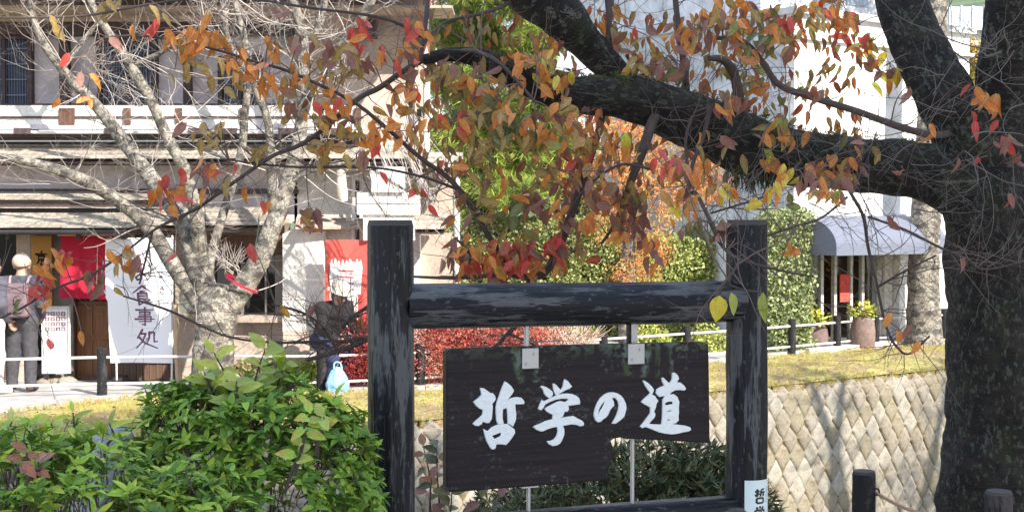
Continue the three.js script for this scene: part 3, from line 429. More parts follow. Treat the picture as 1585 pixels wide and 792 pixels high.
// ---------------------------------------------------------------- the sign in front
{
  const TH = 22 * PI / 180, RX = V(Math.cos(TH), 0, -Math.sin(TH)), RN = V(Math.sin(TH), 0, Math.cos(TH));
  const O = V((604 - CX) / F * 5.4, 0, -5.4);                       // foot of the left post
  const s = thing('name_sign', 'black-stained log frame with a hanging dark board carved with four white characters', 'sign', O); s.rotation.y = TH;
  const onPlane = (x, y, off = 0) => { const r = P(x, y, 1).sub(camera.position), o = O.clone().addScaledVector(RN, off), t = o.sub(camera.position).dot(RN) / r.dot(RN), q = camera.position.clone().addScaledVector(r, t).sub(O); return [q.dot(RX), q.y]; };
  const log = (pts, r, seed, ends) => { // hewn log along local points
    const g = tube(pts.map(([x, y, z, k]) => [V(x, y, z), r * k]), { rad: 40, seg: 14, bump: .035, bf: 5, cap: false }); const uv = g.attributes.uv; let c = 2 * PI * r; for (let i = 0; i < uv.count; i++) uv.setXY(i, (i % 41) / 40 + seed * .37, uv.getY(i) / 1.1 + seed * .23);
    const p = g.attributes.position, n = g.attributes.normal; for (let i = 0; i < p.count; i++) { const a = (i % 41) / 40 * 2 * PI, q = .004 * fbm3(Math.cos(a) * 2.2 + seed * 5, Math.sin(a) * 2.2, uv.getY(i) * 1.5, 3) + .0025 * Math.sin(a * 7 + seed); p.setXYZ(i, p.getX(i) + n.getX(i) * q, p.getY(i) + n.getY(i) * q, p.getZ(i) + n.getZ(i) * q); }
    return g; };
  const cap = (r, y, x) => { const g = new THREE.CylinderGeometry(r * .93, r * .995, .022, 40, 1); g.translate(x, y, 0); return g; };
  const XR = 1.587, topL = onPlane(604, 336)[1] - .012, topR = onPlane(1157, 336)[1] - .012, RL = .089, RR_ = .088;
  for (const [x, top, r, sd] of [[0, topL, RL, 0], [XR, topR, RR_, 1]]) { const p = mesh('post', log([[x, -.3, 0, 1.02], [x, .5, 0, 1.01], [x + .003, 1.2, 0, 1], [x, top - .02, 0, .99]], r, sd), M.log, s); const c = mesh('post_top', cap(r, top - .01, x), M.log, p); c.material = M.logEnd; }
  const b0 = onPlane(640, 474), b1 = onPlane(1146, 466);
  mesh('crossbeam', log([[RL * .55, b0[1], 0, 1], [.5, b0[1] - .004, 0, 1.02], [1.0, b1[1] + .002, 0, 1.0], [XR - RR_ * .5, b1[1], 0, .99]], .0865, 2), M.log, s);
  const c0 = onPlane(790, 824), c1 = onPlane(1125, 797); const cy = (x) => lerp(c0[1], c1[1], (x - c0[0]) / (c1[0] - c0[0]));
  mesh('crossbeam', log([[RL * .55, cy(0), 0, 1], [.8, cy(.8), 0, 1.02], [XR - RR_ * .5, cy(XR), 0, 1]], .082, 3), M.log, s);
  // board
  const TK = .05, zf = TK / 2, q = (x, y) => onPlane(x, y, zf), sh = new THREE.Shape();
  const ol = [[693, 546], [699, 542.5], [800, 538.5], [950, 534.5], [1090, 531], [1096, 534], [1097, 600], [1098, 684], [1060, 681.5], [1010, 679], [972, 677.5], [962, 675], [950, 677], [944, 682], [948, 692], [947, 706], [942, 722], [936, 741], [880, 746], [800, 752.5], [720, 758.5], [700, 759.5], [693, 759]];
  ol.forEach(([x, y], i) => i ? sh.lineTo(...q(x, y)) : sh.moveTo(...q(x, y)));
  const bg = new THREE.ExtrudeGeometry(sh, { depth: TK - .012, bevelEnabled: true, bevelThickness: .006, bevelSize: .005, bevelSegments: 2, curveSegments: 4 }); bg.translate(0, 0, -zf + .006);
  const [ax, ay] = q(690, 760), [bx, by] = q(1098, 531); const w = bx - ax, hh = onPlane(693, 545, zf)[1] - ay; const buv = bg.attributes.uv, bp = bg.attributes.position; for (let i = 0; i < buv.count; i++) buv.setXY(i, (bp.getX(i) - ax) / w * .98 + .01, (bp.getY(i) - ay) / hh * .97);
  const u1 = (x) => (onPlane(x, 560, zf)[0] - ax) / w, xs = [u1(820), u1(984)], dr = [u1(1016), u1(1037)];
  M.board.map = tex(1024, 512, (u, v) => {
    const g = fb2(u, v, 3, 60, 701, 5), f = fb2(u, v, 30, 60, 711, 4), sp = fb2(u, v, 90, 60, 721, 3), l = fb2(u, v, 36, 18, 731, 5), d = fb2(u, v, 8, 6, 741, 4);
    let c = mix3([.0065, .0045, .006], [.022, .0155, .0185], clamp(g * 1.5 - .3, 0, 1));
    c = mix3(c, [.11, .115, .115], ss(sp * .55 + f * .35 + .45 * (d - .5), .58, .76) * .5);
    let band = ss(v + .16 * (l - .5) + .1 * (d - .5), .885, .97) * (.35 + .65 * ss(u, .35, .8)); // lichen crust along the top edge
    for (const x of xs) { const a = Math.abs(u - x), yy = .93 - v; if (yy < .2) band = Math.max(band, ss(.06 - a + .03 * (l - .5) - yy * .13 + .012, .0, .02) * ss(a, .018 - yy * .06, .034) * .85); }
    for (const x of dr) band = Math.max(band, ss(.012 - Math.abs(u - x) + .012 * (l - .5), 0, .008) * ss(v, .68, .8) * .6);
    const crust = band * ss(fb2(u, v, 60, 30, 751, 4), .40, .56); c = mix3(c, mix3([.13, .17, .15], [.05, .075, .03], ss(l, .4, .65)), crust); return c; });
  M.board.map.wrapS = M.board.map.wrapT = THREE.ClampToEdgeWrapping;
  M.board.bumpMap = tex(1024, 512, (u, v) => .5 * fb2(u, v, 3, 70, 703, 5) + .25 * fb2(u, v, 40, 60, 713, 4) + .25 * fb2(u, v, 6, 20, 723, 3), false);
  const bd = mesh('board', bg, M.board, s);
  // carved characters, thick painted relief
  const CH = [
    [725, 580, 6.6, [[[115, 140], [130, 131], [165, 140], [200, 165], [225, 185], [250, 185], [275, 215], [280, 250], [262, 280], [245, 290], [250, 330], [245, 400], [240, 450], [215, 490], [190, 495], [160, 485], [145, 480], [138, 505], [100, 525], [65, 520], [40, 500], [70, 470], [110, 435], [140, 405], [145, 360], [110, 345], [75, 315], [48, 278], [60, 265], [100, 235], [130, 205], [128, 180]]],
      [[[370, 65], [400, 80], [440, 115], [468, 160], [450, 195], [425, 225], [404, 254], [440, 235], [490, 225], [540, 232], [560, 250], [575, 280], [565, 300], [535, 302], [480, 302], [482, 340], [490, 400], [487, 460], [470, 500], [455, 530], [430, 510], [400, 500], [397, 400], [392, 340], [355, 352], [350, 400], [352, 450], [362, 495], [340, 510], [300, 505], [285, 470], [280, 400], [278, 340], [288, 280], [310, 220], [340, 130]]],
      [[[148, 548], [170, 560], [195, 575], [235, 535], [290, 510], [340, 502], [400, 500], [440, 530], [472, 555], [480, 590], [450, 640], [420, 680], [385, 718], [330, 710], [285, 712], [282, 740], [265, 762], [235, 762], [220, 745], [200, 710], [180, 670], [165, 620]], [[228, 618], [270, 600], [335, 578], [338, 600], [325, 630], [262, 662]]]],
    [815, 575, 6.6, [[[135, 155], [160, 142], [200, 155], [240, 180], [268, 205], [272, 235], [250, 268], [228, 272], [200, 250], [178, 225], [170, 190], [155, 168]]],
      [[[265, 122], [285, 120], [310, 140], [335, 170], [352, 185], [370, 150], [378, 100], [390, 75], [425, 95], [450, 130], [468, 150], [440, 175], [400, 190], [370, 208], [345, 222], [320, 242], [300, 242], [285, 215], [275, 185]]],
      [[[158, 285], [180, 302], [215, 285], [260, 262], [310, 240], [370, 225], [420, 222], [470, 228], [510, 245], [540, 270], [550, 310], [545, 335], [510, 340], [470, 345], [430, 350], [435, 385], [420, 410], [390, 412], [375, 455], [345, 475], [400, 462], [480, 452], [530, 480], [570, 500], [590, 525], [585, 552], [550, 560], [510, 545], [460, 540], [375, 555], [388, 590], [388, 640], [370, 690], [345, 735], [310, 755], [265, 762], [225, 740], [205, 710], [250, 705], [285, 685], [308, 650], [318, 610], [312, 565], [260, 575], [215, 590], [165, 612], [140, 610], [100, 595], [65, 565], [90, 548], [130, 535], [190, 505], [262, 485], [268, 440], [230, 425], [200, 405], [185, 380], [210, 360], [260, 335], [310, 308], [345, 298], [395, 310], [430, 285], [410, 277], [360, 277], [300, 287], [240, 310], [190, 337], [175, 370], [150, 395], [125, 390], [118, 375], [135, 330]]]],
    [905, 590, 9.9, [[[430, 165], [500, 180], [560, 215], [600, 265], [635, 340], [645, 400], [635, 455], [622, 500], [615, 535], [590, 560], [560, 590], [520, 620], [480, 650], [415, 650], [450, 590], [490, 510], [515, 430], [522, 370], [510, 310], [480, 265], [450, 250], [425, 262], [450, 310], [458, 370], [420, 405], [390, 450], [360, 520], [330, 555], [290, 580], [250, 620], [205, 632], [165, 600], [140, 530], [140, 490], [160, 410], [190, 330], [240, 255], [300, 200], [360, 172]], [[318, 285], [308, 330], [270, 410], [235, 460], [208, 520], [195, 490], [205, 430], [240, 360], [280, 310]]]],
    [980, 570, 6.6, [[[95, 120], [120, 125], [160, 150], [195, 185], [215, 215], [208, 243], [195, 265], [228, 282], [240, 305], [262, 330], [248, 352], [240, 370], [235, 400], [218, 440], [232, 470], [220, 505], [190, 535], [165, 565], [215, 570], [290, 572], [298, 500], [300, 400], [302, 322], [325, 282], [270, 292], [248, 272], [232, 250], [240, 213], [280, 190], [320, 175], [300, 140], [290, 100], [310, 92], [340, 120], [372, 150], [395, 115], [402, 45], [430, 42], [460, 70], [473, 105], [450, 140], [490, 145], [525, 175], [545, 210], [525, 228], [480, 222], [430, 225], [395, 245], [375, 266], [420, 262], [455, 290], [475, 340], [470, 400], [472, 450], [466, 490], [470, 530], [440, 560], [400, 567], [470, 575], [540, 585], [585, 600], [598, 625], [570, 645], [510, 655], [460, 668], [400, 675], [330, 668], [270, 655], [220, 635], [170, 615], [130, 600], [95, 612], [70, 595], [90, 570], [140, 505], [175, 455], [175, 400], [150, 385], [110, 365], [80, 342], [110, 310], [150, 275], [175, 250], [155, 225], [125, 180]], [[318, 350], [355, 330], [405, 330], [408, 370], [380, 372], [350, 380], [320, 380]], [[335, 430], [395, 415], [395, 440], [340, 450]], [[340, 510], [385, 515], [380, 535], [345, 540]]]],
  ];
  for (const [ox, oy, k, ...polys] of CH) { // every stroke group an outline with its holes
    const gs = polys.map(([outer, ...holes]) => { const shp = new THREE.Shape(), at = ([x, y]) => new THREE.Vector2(...onPlane(ox + x / k, oy + y / k, zf + .004)); const ring = (r) => r.map(at);
      const o = ring(outer), c = new THREE.SplineCurve([...o, o[0]]); shp.setFromPoints(o); holes.forEach((h) => shp.holes.push(new THREE.Path(ring(h))));
      const g = new THREE.ExtrudeGeometry(shp, { depth: .003, bevelEnabled: true, bevelThickness: .005, bevelSize: .0032, bevelOffset: -.0032, bevelSegments: 3 }); g.translate(0, 0, zf - .001); return g; });
    mesh('character', mergeGeometries(gs), M.letter, bd);
  }
  // hangers: plates and rods
  for (const [x0, x1, y0, y1, rx, ytop] of [[807, 833, 538, 571, 815, 500], [971, 997, 531, 564, 981, 494]]) {
    const [a, b] = onPlane(x0, y1, zf), [c, d] = onPlane(x1, y0, zf); const hg = new THREE.Group(); hg.name = 'hanger'; s.add(hg);
    const pl = mesh('plate', box(a, c, b, d, zf + .001, zf + .009, .004), M.steel, hg);
    for (const [u, v] of [[.72, .72], [.28, .26]]) { const g = new THREE.CylinderGeometry(.006, .007, .006, 12); g.rotateX(PI / 2); g.translate(lerp(a, c, u), lerp(b, d, v), zf + .011); mesh('screw', g, M.steel, pl); }
    const [r0, yt] = onPlane(rx, ytop), yb = onPlane(rx, y0 + 4)[1];
    const st = x0 > 900; const rod = st ? box(r0 - .016, r0 + .018, yb, yt + .05, -.003, .003) : tube([[V(r0, yb, 0), .011], [V(r0, yt + .05, 0), .011]], { rad: 12, seg: 1 }); mesh(st ? 'strap' : 'rod', rod, M.steel, hg);
    if (st) mesh('strap_side', box(r0 - .028, r0 - .016, yb, yt + .05, -.012, .012), M.log, hg);
  }
  for (const [x, yt, yb, w0] of [[979, 677, 775, 17], [818, 752, 800, 14]]) { const [a, b] = onPlane(x, yt), c = onPlane(x, yb)[1]; const hg = new THREE.Group(); hg.name = 'stay'; s.add(hg); mesh('rod', tube([[V(a, c - .05, 0), .0085], [V(a, b, 0), .0085]], { rad: 12, seg: 1 }), M.steel, hg); mesh('foot_plate', box(a - w0 / 390, a + w0 / 390, b - .004, b + .002, -.02, .02), M.steel, hg); }
  // small white plate on the right post
  { const [a, b] = onPlane(1156, 870, .08), [c, d] = onPlane(1190, 741, .08), g = new THREE.CylinderGeometry(.0925, .0925, d - b, 20, 1, true, -.62, 1.45); g.translate(XR, (b + d) / 2, 0); g.rotateY(0);
    mesh('name_plate', g, canvasMat(256, 896, (k, w, h) => { k.fillStyle = '#d5e4e6'; k.fillRect(0, 0, w, h); k.fillStyle = '#39424a'; for (let i = 0; i < 40; i++) k.fillRect(hash(i, 1, 6) * w, hash(i, 2, 6) * h, 4, 3); glyph(k, 'tetsu', 78, 95, 112, 165, 21, '#15171c', false); glyph(k, 'gaku', 78, 285, 112, 160, 21, '#15171c', false); k.fillStyle = '#2a3038'; k.font = '30px sans-serif'; for (let i = 0; i < 9; i++) { k.fillRect(204 + 8 * hash(i, 3, 6), 84 + i * 20, 16, 5); k.fillRect(210, 88 + i * 20, 5, 10); } }, { side: THREE.FrontSide, roughness: .45 }), s); }
}
// ---------------------------------------------------------------- rope posts by the big tree
{
  const tops = [[1338, 729, 7.0, .058, 'dark round post left of the big tree trunk, holding the left end of the rope'], [1547, 760, 6.5, .063, 'dark round post in front of the big tree trunk at the bottom right corner']];
  const ends = tops.map(([x, y, D, r, l]) => { const p = P(x, y, D), t = thing('rope_post', l, 'post', V(p.x, 0, p.z), 'low posts of the rope fence'); put(t, 'shaft', tube([[V(p.x, -.1, p.z), r], [V(p.x, p.y * .5, p.z), r * 1.01], [V(p.x, p.y - .012, p.z), r * .99]], { rad: 28, seg: 8, bump: .03, bf: 14, cap: false }), M.post); const c = new THREE.CylinderGeometry(r * .9, r * .985, .016, 28); c.translate(p.x, p.y - .006, p.z); put(t, 'top', c, M.logEnd); const e = new THREE.TorusGeometry(.016, .005, 8, 16); e.rotateY(x < 1400 ? .3 : 1.2); e.translate(p.x + (x < 1400 ? r : -r * .6), p.y - .1, p.z + .02); put(t, 'eye', e, M.gutter); return V(p.x + (x < 1400 ? r : -r * .8), p.y - .105, p.z + .02); });
  const pts = []; for (let i = 0; i <= 14; i++) { const t = i / 14, p = ends[0].clone().lerp(ends[1], t); p.y -= .11 * 4 * t * (1 - t) * .55; pts.push([p, .009]); }
  const rp = thing('rope', 'thin reddish brown rope sagging between the two low dark posts', 'rope', ends[0].clone().lerp(ends[1], .5).setY(0)); const strands = []; for (let k = 0; k < 3; k++) { const c = new THREE.CatmullRomCurve3(pts.map((p) => p[0])), q = []; for (let i = 0; i <= 110; i++) { const p = c.getPoint(i / 110), a = i * .9 + k * 2.094; q.push([p.add(V(0, Math.sin(a) * .0045, Math.cos(a) * .0045)), .0052]); } strands.push(tube(q, { rad: 5, seg: 1, cap: false })); } put(rp, 'strand', strands[0], M.rope); put(rp, 'strand', strands[1], M.rope); put(rp, 'strand', strands[2], M.rope);
}
// ---------------------------------------------------------------- low pipe railing along the street
{
  const t = thing('railing', 'low guard railing of dark round posts and two pale pipes along the far street', 'railing', V(0, 0, -17));
  const ps = [[-160, 622], [157, 613], [340, 611], [497, 611], [650, 604], [800, 590], [934, 577], [1063, 566], [1145, 559], [1226, 551], [1296, 544], [1356, 537], [1462, 529], [1600, 520]].map(([x, y]) => P(x, y, 2 * F / (y - 340) * .9985).setY(0));
  ps.forEach((p, i) => { if (i === 2) return; put(t, 'post', tube([[V(p.x, -.05, p.z), .058], [V(p.x + .005, .3, p.z), .057], [V(p.x, .545, p.z), .056]], { rad: 14, seg: 5, bump: .05, bf: 9 }), M.post); });
  for (let i = 0; i + 1 < ps.length; i++) for (const y of [.44, .14]) { const a = ps[i].clone().setY(y), b = ps[i + 1].clone().setY(y), m = a.clone().lerp(b, .5); put(t, 'pipe', tube([[a, .016], [m, .016], [b, .016]], { rad: 8, seg: 1 }), M.pipe); }
}
// ---------------------------------------------------------------- people
const smin = (a, b, k) => { const h = Math.max(k - Math.abs(a - b), 0) / k; return Math.min(a, b) - h * h * k * .25; };
function field(bones, k = .03) { // bones: [a, b, ra, rb]; distance to the smooth union of tapered capsules
  return (x, y, z) => { let d = 1e3; for (const [a, b, ra, rb, sx = 1] of bones) { const vx = b.x - a.x, vy = b.y - a.y, vz = b.z - a.z, wx = x - a.x, wy = y - a.y, wz = z - a.z, L = vx * vx + vy * vy + vz * vz || 1e-9, t = clamp((wx * vx + wy * vy + wz * vz) / L, 0, 1), ex = (wx - vx * t) / sx, ey = wy - vy * t, ez = wz - vz * t; d = smin(d, Math.sqrt(ex * ex + ey * ey + ez * ez) - lerp(ra, rb, t), k); } return d; };
}
function surface(fn, min, max, res) { // marching cubes of the field inside the box
  const mc = new MarchingCubes(res, M.dark, false, false, 200000), c = min.clone().add(max).multiplyScalar(.5), hs = Math.max(max.x - min.x, max.y - min.y, max.z - min.z) / 2 * 1.06, half = res / 2;
  mc.isolation = 0; for (let z = 0; z < res; z++) for (let y = 0; y < res; y++) for (let x = 0; x < res; x++) mc.field[x + y * res + z * res * res] = -fn(c.x + (x - half) / half * hs, c.y + (y - half) / half * hs, c.z + (z - half) / half * hs);
  mc.update(); const n = mc.count, g = new THREE.BufferGeometry(); const p = new Float32Array(mc.positionArray.slice(0, n * 3)); for (let i = 0; i < n; i++) { p[i * 3] = p[i * 3] * hs + c.x; p[i * 3 + 1] = p[i * 3 + 1] * hs + c.y; p[i * 3 + 2] = p[i * 3 + 2] * hs + c.z; }
  g.setAttribute('position', new THREE.BufferAttribute(p, 3)); let m = mergeVertices(g, 1e-4); m.computeVertexNormals(); const uv = new Float32Array(m.attributes.position.count * 2); for (let i = 0; i < uv.length / 2; i++) { uv[i * 2] = m.attributes.position.getX(i); uv[i * 2 + 1] = m.attributes.position.getY(i); } m.setAttribute('uv', new THREE.BufferAttribute(uv, 2)); return m;
}
function handBones(w, dir, thumbSide, palm) { // wrist, direction of the fingers, towards the thumb, palm normal
  const d = dir.clone().normalize(), s = thumbSide.clone().addScaledVector(d, -thumbSide.dot(d)).normalize(), n = V(0, 0, 0).crossVectors(d, s).multiplyScalar(palm), at = (a, b, c) => w.clone().addScaledVector(d, a).addScaledVector(s, b).addScaledVector(n, c), out = [];
  for (const b of [-.026, -.009, .009, .026]) out.push([at(.0, b * .5, 0), at(.085, b, 0), .018, .013]);
  [[-.030, .052], [-.011, .066], [.010, .072], [.030, .064]].forEach(([b, l]) => { out.push([at(.082, b, 0), at(.082 + l * .48, b * 1.05, .012), .0098, .0088], [at(.082 + l * .48, b * 1.05, .012), at(.082 + l * .8, b * 1.02, .036), .0088, .0072]); });
  out.push([at(.025, .026, .004), at(.055, .052, .016), .013, .010], [at(.055, .052, .016), at(.085, .056, .03), .010, .0082]); return out;
}
const flip = (j, f) => Object.fromEntries(Object.entries(j).map(([k, v]) => [k, V(v[0] * f, v[1], v[2])]));
function person(label, pos, turn, J, o) { // J: joints; faces local +z
  const root = thing('person', label, 'person', pos); root.rotation.y = turn; const j = Object.fromEntries(Object.entries(J).map(([k, v]) => [k, V(...v)]));
  const f = V(...(o.look || [0, 0, 1])).normalize(), up = V(...(o.up || [0, 1, 0])), r = V(0, 0, 0).crossVectors(up, f).normalize(), u = V(0, 0, 0).crossVectors(f, r), hd = (a, b, c) => j.head.clone().addScaledVector(r, a).addScaledVector(u, b).addScaledVector(f, c);
  const limbs = []; for (const s of ['L', 'R']) limbs.push([j['hip' + s], j['knee' + s], .078, .055], [j['knee' + s], j['ankle' + s], .052, .034], [j['ankle' + s], j['toe' + s], .036, .03], [j['sh' + s], j['el' + s], .045, .036], [j['el' + s], j['wr' + s], .036, .025]);
  const trunk = [[j.pelvis, j.chest, .115, .125, 1.2], [j.chest, j.neck, .11, .05, 1.1], [j.shL, j.shR, .05, .05], [j.neck, j.head, .05, .055]];
  const headB = [[hd(0, .035, -.012), hd(0, .015, -.005), .088, .085], [hd(0, -.03, .02), hd(0, -.075, .05), .06, .035], [hd(0, .0, .082), hd(0, -.03, .104), .010, .014], [hd(0, -.03, .1), hd(0, -.035, .098), .014, .014], [hd(.085, -.01, -.005), hd(.083, -.04, 0), .016, .011], [hd(-.085, -.01, -.005), hd(-.083, -.04, 0), .016, .011], [hd(-.022, -.062, .082), hd(.022, -.062, .082), .009, .009], [j.head, j.neck, .05, .05]];
  const all = Object.values(j), min = all.reduce((a, p) => a.min(p), V(9, 9, 9)).addScalar(-.16), max = all.reduce((a, p) => a.max(p), V(-9, -9, -9)).addScalar(.2);
  const parts = [surface(field([...limbs, ...trunk], .05), min, max, 84), surface(field(headB, .022), j.head.clone().addScalar(-.15), j.head.clone().addScalar(.16), 56)];
  for (const s of ['L', 'R']) { const w = j['wr' + s], d = w.clone().sub(j['el' + s]), b = handBones(w, o['hand' + s] ? V(...o['hand' + s]) : d, V(s === 'L' ? -.2 : .2, 0, 1), s === 'L' ? -1 : 1); parts.push(surface(field(b, .008), w.clone().addScalar(-.2), w.clone().addScalar(.2), 96)); }
  const body = mesh('body', mergeGeometries(parts), mm(.42, .26, .18, .6, grainTex, 3, .0005), root);
  const eyes = []; for (const s of [-1, 1]) { const e = new THREE.SphereGeometry(.011, 10, 8); const q = hd(s * .033, .0, .078); e.translate(q.x, q.y, q.z); eyes.push(e); mesh('eye', e, mm(.05, .035, .03, .3), root); }
  const cloth_ = (name, bones, k, m, res = 80, cut) => { const F0 = field(bones, k), mn = bones.reduce((a, b) => a.min(b[0]).min(b[1]), V(9, 9, 9)).addScalar(-.24), mx = bones.reduce((a, b) => a.max(b[0]).max(b[1]), V(-9, -9, -9)).addScalar(.24); return mesh(name, surface((x, y, z) => { const w = .010 * fbm3(x * 11, y * 9, z * 11, 2) + .006 * fbm3(x * 30, y * 20, z * 30, 2); let d = F0(x, y, z) + w; if (cut) d = Math.max(d, cut(x, y, z)); return d; }, mn, mx, res), m, root); };
  const leg = []; for (const s of ['L', 'R']) leg.push([j['hip' + s], j['knee' + s], .102, .078], [j['knee' + s], j['ankle' + s], .078, .064]); cloth_('trousers', [...leg, [j.pelvis, j.hipL, .13, .1], [j.pelvis, j.hipR, .13, .1]], .05, o.trousers);
  const arm = []; for (const s of ['L', 'R']) arm.push([j['sh' + s], j['el' + s], .072, .056], [j['el' + s], j['el' + s].clone().lerp(j['wr' + s], .92), .056, .045]); cloth_('jacket', [...arm, [j.pelvis.clone().lerp(j.chest, .1), j.chest, .135, .142, 1.2], [j.chest, j.neck.clone().lerp(j.chest, .2), .135, .07, 1.15], [j.shL, j.shR, .072, .072]], .06, o.jacket, 84);
  for (const s of ['L', 'R']) { const g = surface(field([[j['ankle' + s].clone().add(V(0, -.02, -.03)), j['ankle' + s].clone().lerp(j['toe' + s], .5), .05, .047], [j['ankle' + s].clone().lerp(j['toe' + s], .5), j['toe' + s], .047, .04]], .03), j['ankle' + s].clone().addScalar(-.28), j['ankle' + s].clone().addScalar(.28), 60); mesh('shoe', g, o.shoes, root); }
  if (o.extra) o.extra(root, j, hd, cloth_); return root;
}
const fab = (r, g, b) => mm(r, g, b, .95, grainTex, 4, .002);
const STAND = { pelvis: [0, .84, 0], chest: [0, 1.12, .0], neck: [0, 1.33, .015], head: [0, 1.47, .05], hipL: [-.085, .8, 0], kneeL: [-.095, .44, .015], ankleL: [-.1, .085, -.01], toeL: [-.12, .04, .13], hipR: [.085, .8, 0], kneeR: [.1, .44, .02], ankleR: [.11, .085, 0], toeR: [.16, .04, .13], shL: [-.175, 1.26, 0], elL: [-.235, 1.02, -.03], wrL: [-.2, .86, .14], shR: [.175, 1.26, 0], elR: [.235, 1.03, -.04], wrR: [.2, .84, .1] };
// seen from behind: local +z faces the house, so turned by about half a turn
person('person seen from behind in a dark grey jacket with a mauve backpack reading the menu', P(33, 608, 16.2).setY(.012), PI + .1, STAND, {
  trousers: fab(.06, .058, .066), jacket: fab(.06, .06, .085), shoes: fab(.10, .06, .04), look: [.15, -.35, 1],
  extra: (root, j, hd, cl) => {
    const hat = surface((x, y, z) => { const p = j.head; const dx = x - p.x, dy = y - p.y - .03, dz = z - p.z + .012; return Math.max(Math.sqrt(dx * dx + dy * dy + dz * dz * .9) - .106, -(dy + .03 + .25 * dz * -1)); }, j.head.clone().addScalar(-.16), j.head.clone().addScalar(.2), 60); mesh('cap', hat, fab(.62, .5, .38), root);
    const bp = surface((x, y, z) => { const qx = Math.abs(x) - .10, qy = Math.abs(y - 1.07) - .15, qz = Math.abs(z + .2) - .05; return Math.hypot(Math.max(qx, 0), Math.max(qy, 0), Math.max(qz, 0)) + Math.min(Math.max(qx, qy, qz), 0) - .045 + .008 * fbm3(x * 14, y * 14, z * 14, 2); }, V(-.25, .8, -.4), V(.25, 1.35, .05), 64); const pk = mesh('backpack', bp, fab(.17, .115, .13), root);
    mesh('pocket', box(-.09, .09, .93, 1.06, -.325, -.28, .02), fab(.14, .09, .11), pk); for (const s of [-1, 1]) mesh('strap', tube([[V(s * .09, 1.22, -.17), .016], [V(s * .11, 1.335, -.03), .016], [V(s * .11, 1.26, .13), .016], [V(s * .12, 1.0, .14), .014]], { rad: 8, seg: 5 }), fab(.33, .24, .26), pk);
    mesh('hip_bag', box(.14, .27, .72, .95, -.12, .0, .03), fab(.03, .03, .04), root);
  } });
person('person in white trousers cut off by the left edge, beside the backpacker', P(-16, 607, 16.0).setY(.012), PI * .85, flip(STAND, -1), { trousers: fab(.72, .7, .7), jacket: fab(.09, .085, .11), shoes: fab(.7, .68, .66), extra: (root, j, hd) => { mesh('hair', surface((x, y, z) => Math.max(Math.hypot(x - j.head.x, y - j.head.y - .03, z - j.head.z + .015) - .105, (z - j.head.z) - .04 + (y - j.head.y) * -.5), j.head.clone().addScalar(-.15), j.head.clone().addScalar(.18), 50), fab(.02, .016, .015), root); } });
// stooping figure behind the left sign post
person('stooping person in black jacket and pale hat left of the sign post', P(516, 612, 16.3).setY(.012), .75,
  { pelvis: [0, .62, -.16], chest: [0, .86, -.02], neck: [0, 1.02, .07], head: [0, 1.13, .14], hipL: [-.09, .58, -.16], kneeL: [-.12, .40, .14], ankleL: [-.12, .085, -.02], toeL: [-.14, .04, .12], hipR: [.09, .58, -.16], kneeR: [.12, .42, .12], ankleR: [.12, .085, -.06], toeR: [.14, .04, .08], shL: [-.175, .97, .02], elL: [-.23, .74, .1], wrL: [-.14, .62, .28], shR: [.175, .97, .02], elR: [.23, .73, .1], wrR: [.14, .62, .28] },
  { trousers: fab(.03, .04, .09), jacket: fab(.022, .02, .022), shoes: fab(.03, .03, .04), look: [-.1, -.5, 1], up: [0, 1, .4],
    extra: (root, j, hd) => { const c = hd(0, .06, -.01), g = new THREE.LatheGeometry([[0.001, .095], [.05, .09], [.09, .06], [.1, .01], [.125, -.005], [.16, -.02], [.158, -.026], [.1, -.006]].map(([a, b]) => new THREE.Vector2(a, b)), 28); g.rotateX(.35); g.translate(c.x, c.y, c.z); mesh('hat', g, fab(.55, .5, .42), root); } });
{ const p = P(522, 610, 15.9).setY(0), t = thing('carrier_bag', 'crumpled light blue plastic bag on the kerb at the stooping person\'s feet', 'bag', p), R = rng(8), g = new THREE.IcosahedronGeometry(.15, 5), q = g.attributes.position; for (let i = 0; i < q.count; i++) { const x = q.getX(i), y = q.getY(i), z = q.getZ(i), n = 1 + .5 * fbm3(x * 12, y * 7, z * 12, 3) - .35 * Math.max(0, y / .15); q.setXYZ(i, x * n * .85, (y * 1.25 + .15) * (1 + .1 * fbm3(x * 20, 3, z * 20)), z * n * .8); } g.computeVertexNormals(); g.translate(p.x, 0, p.z); put(t, 'bag_body', g, std({ color: C(.25, .48, .75), roughness: .35 })); put(t, 'handle', tube([[V(p.x - .04, .28, p.z), .012], [V(p.x - .03, .38, p.z), .01], [V(p.x + .03, .38, p.z), .01], [V(p.x + .05, .28, p.z), .012]], { rad: 8, seg: 4 }), std({ color: C(.3, .5, .75), roughness: .35 })); }
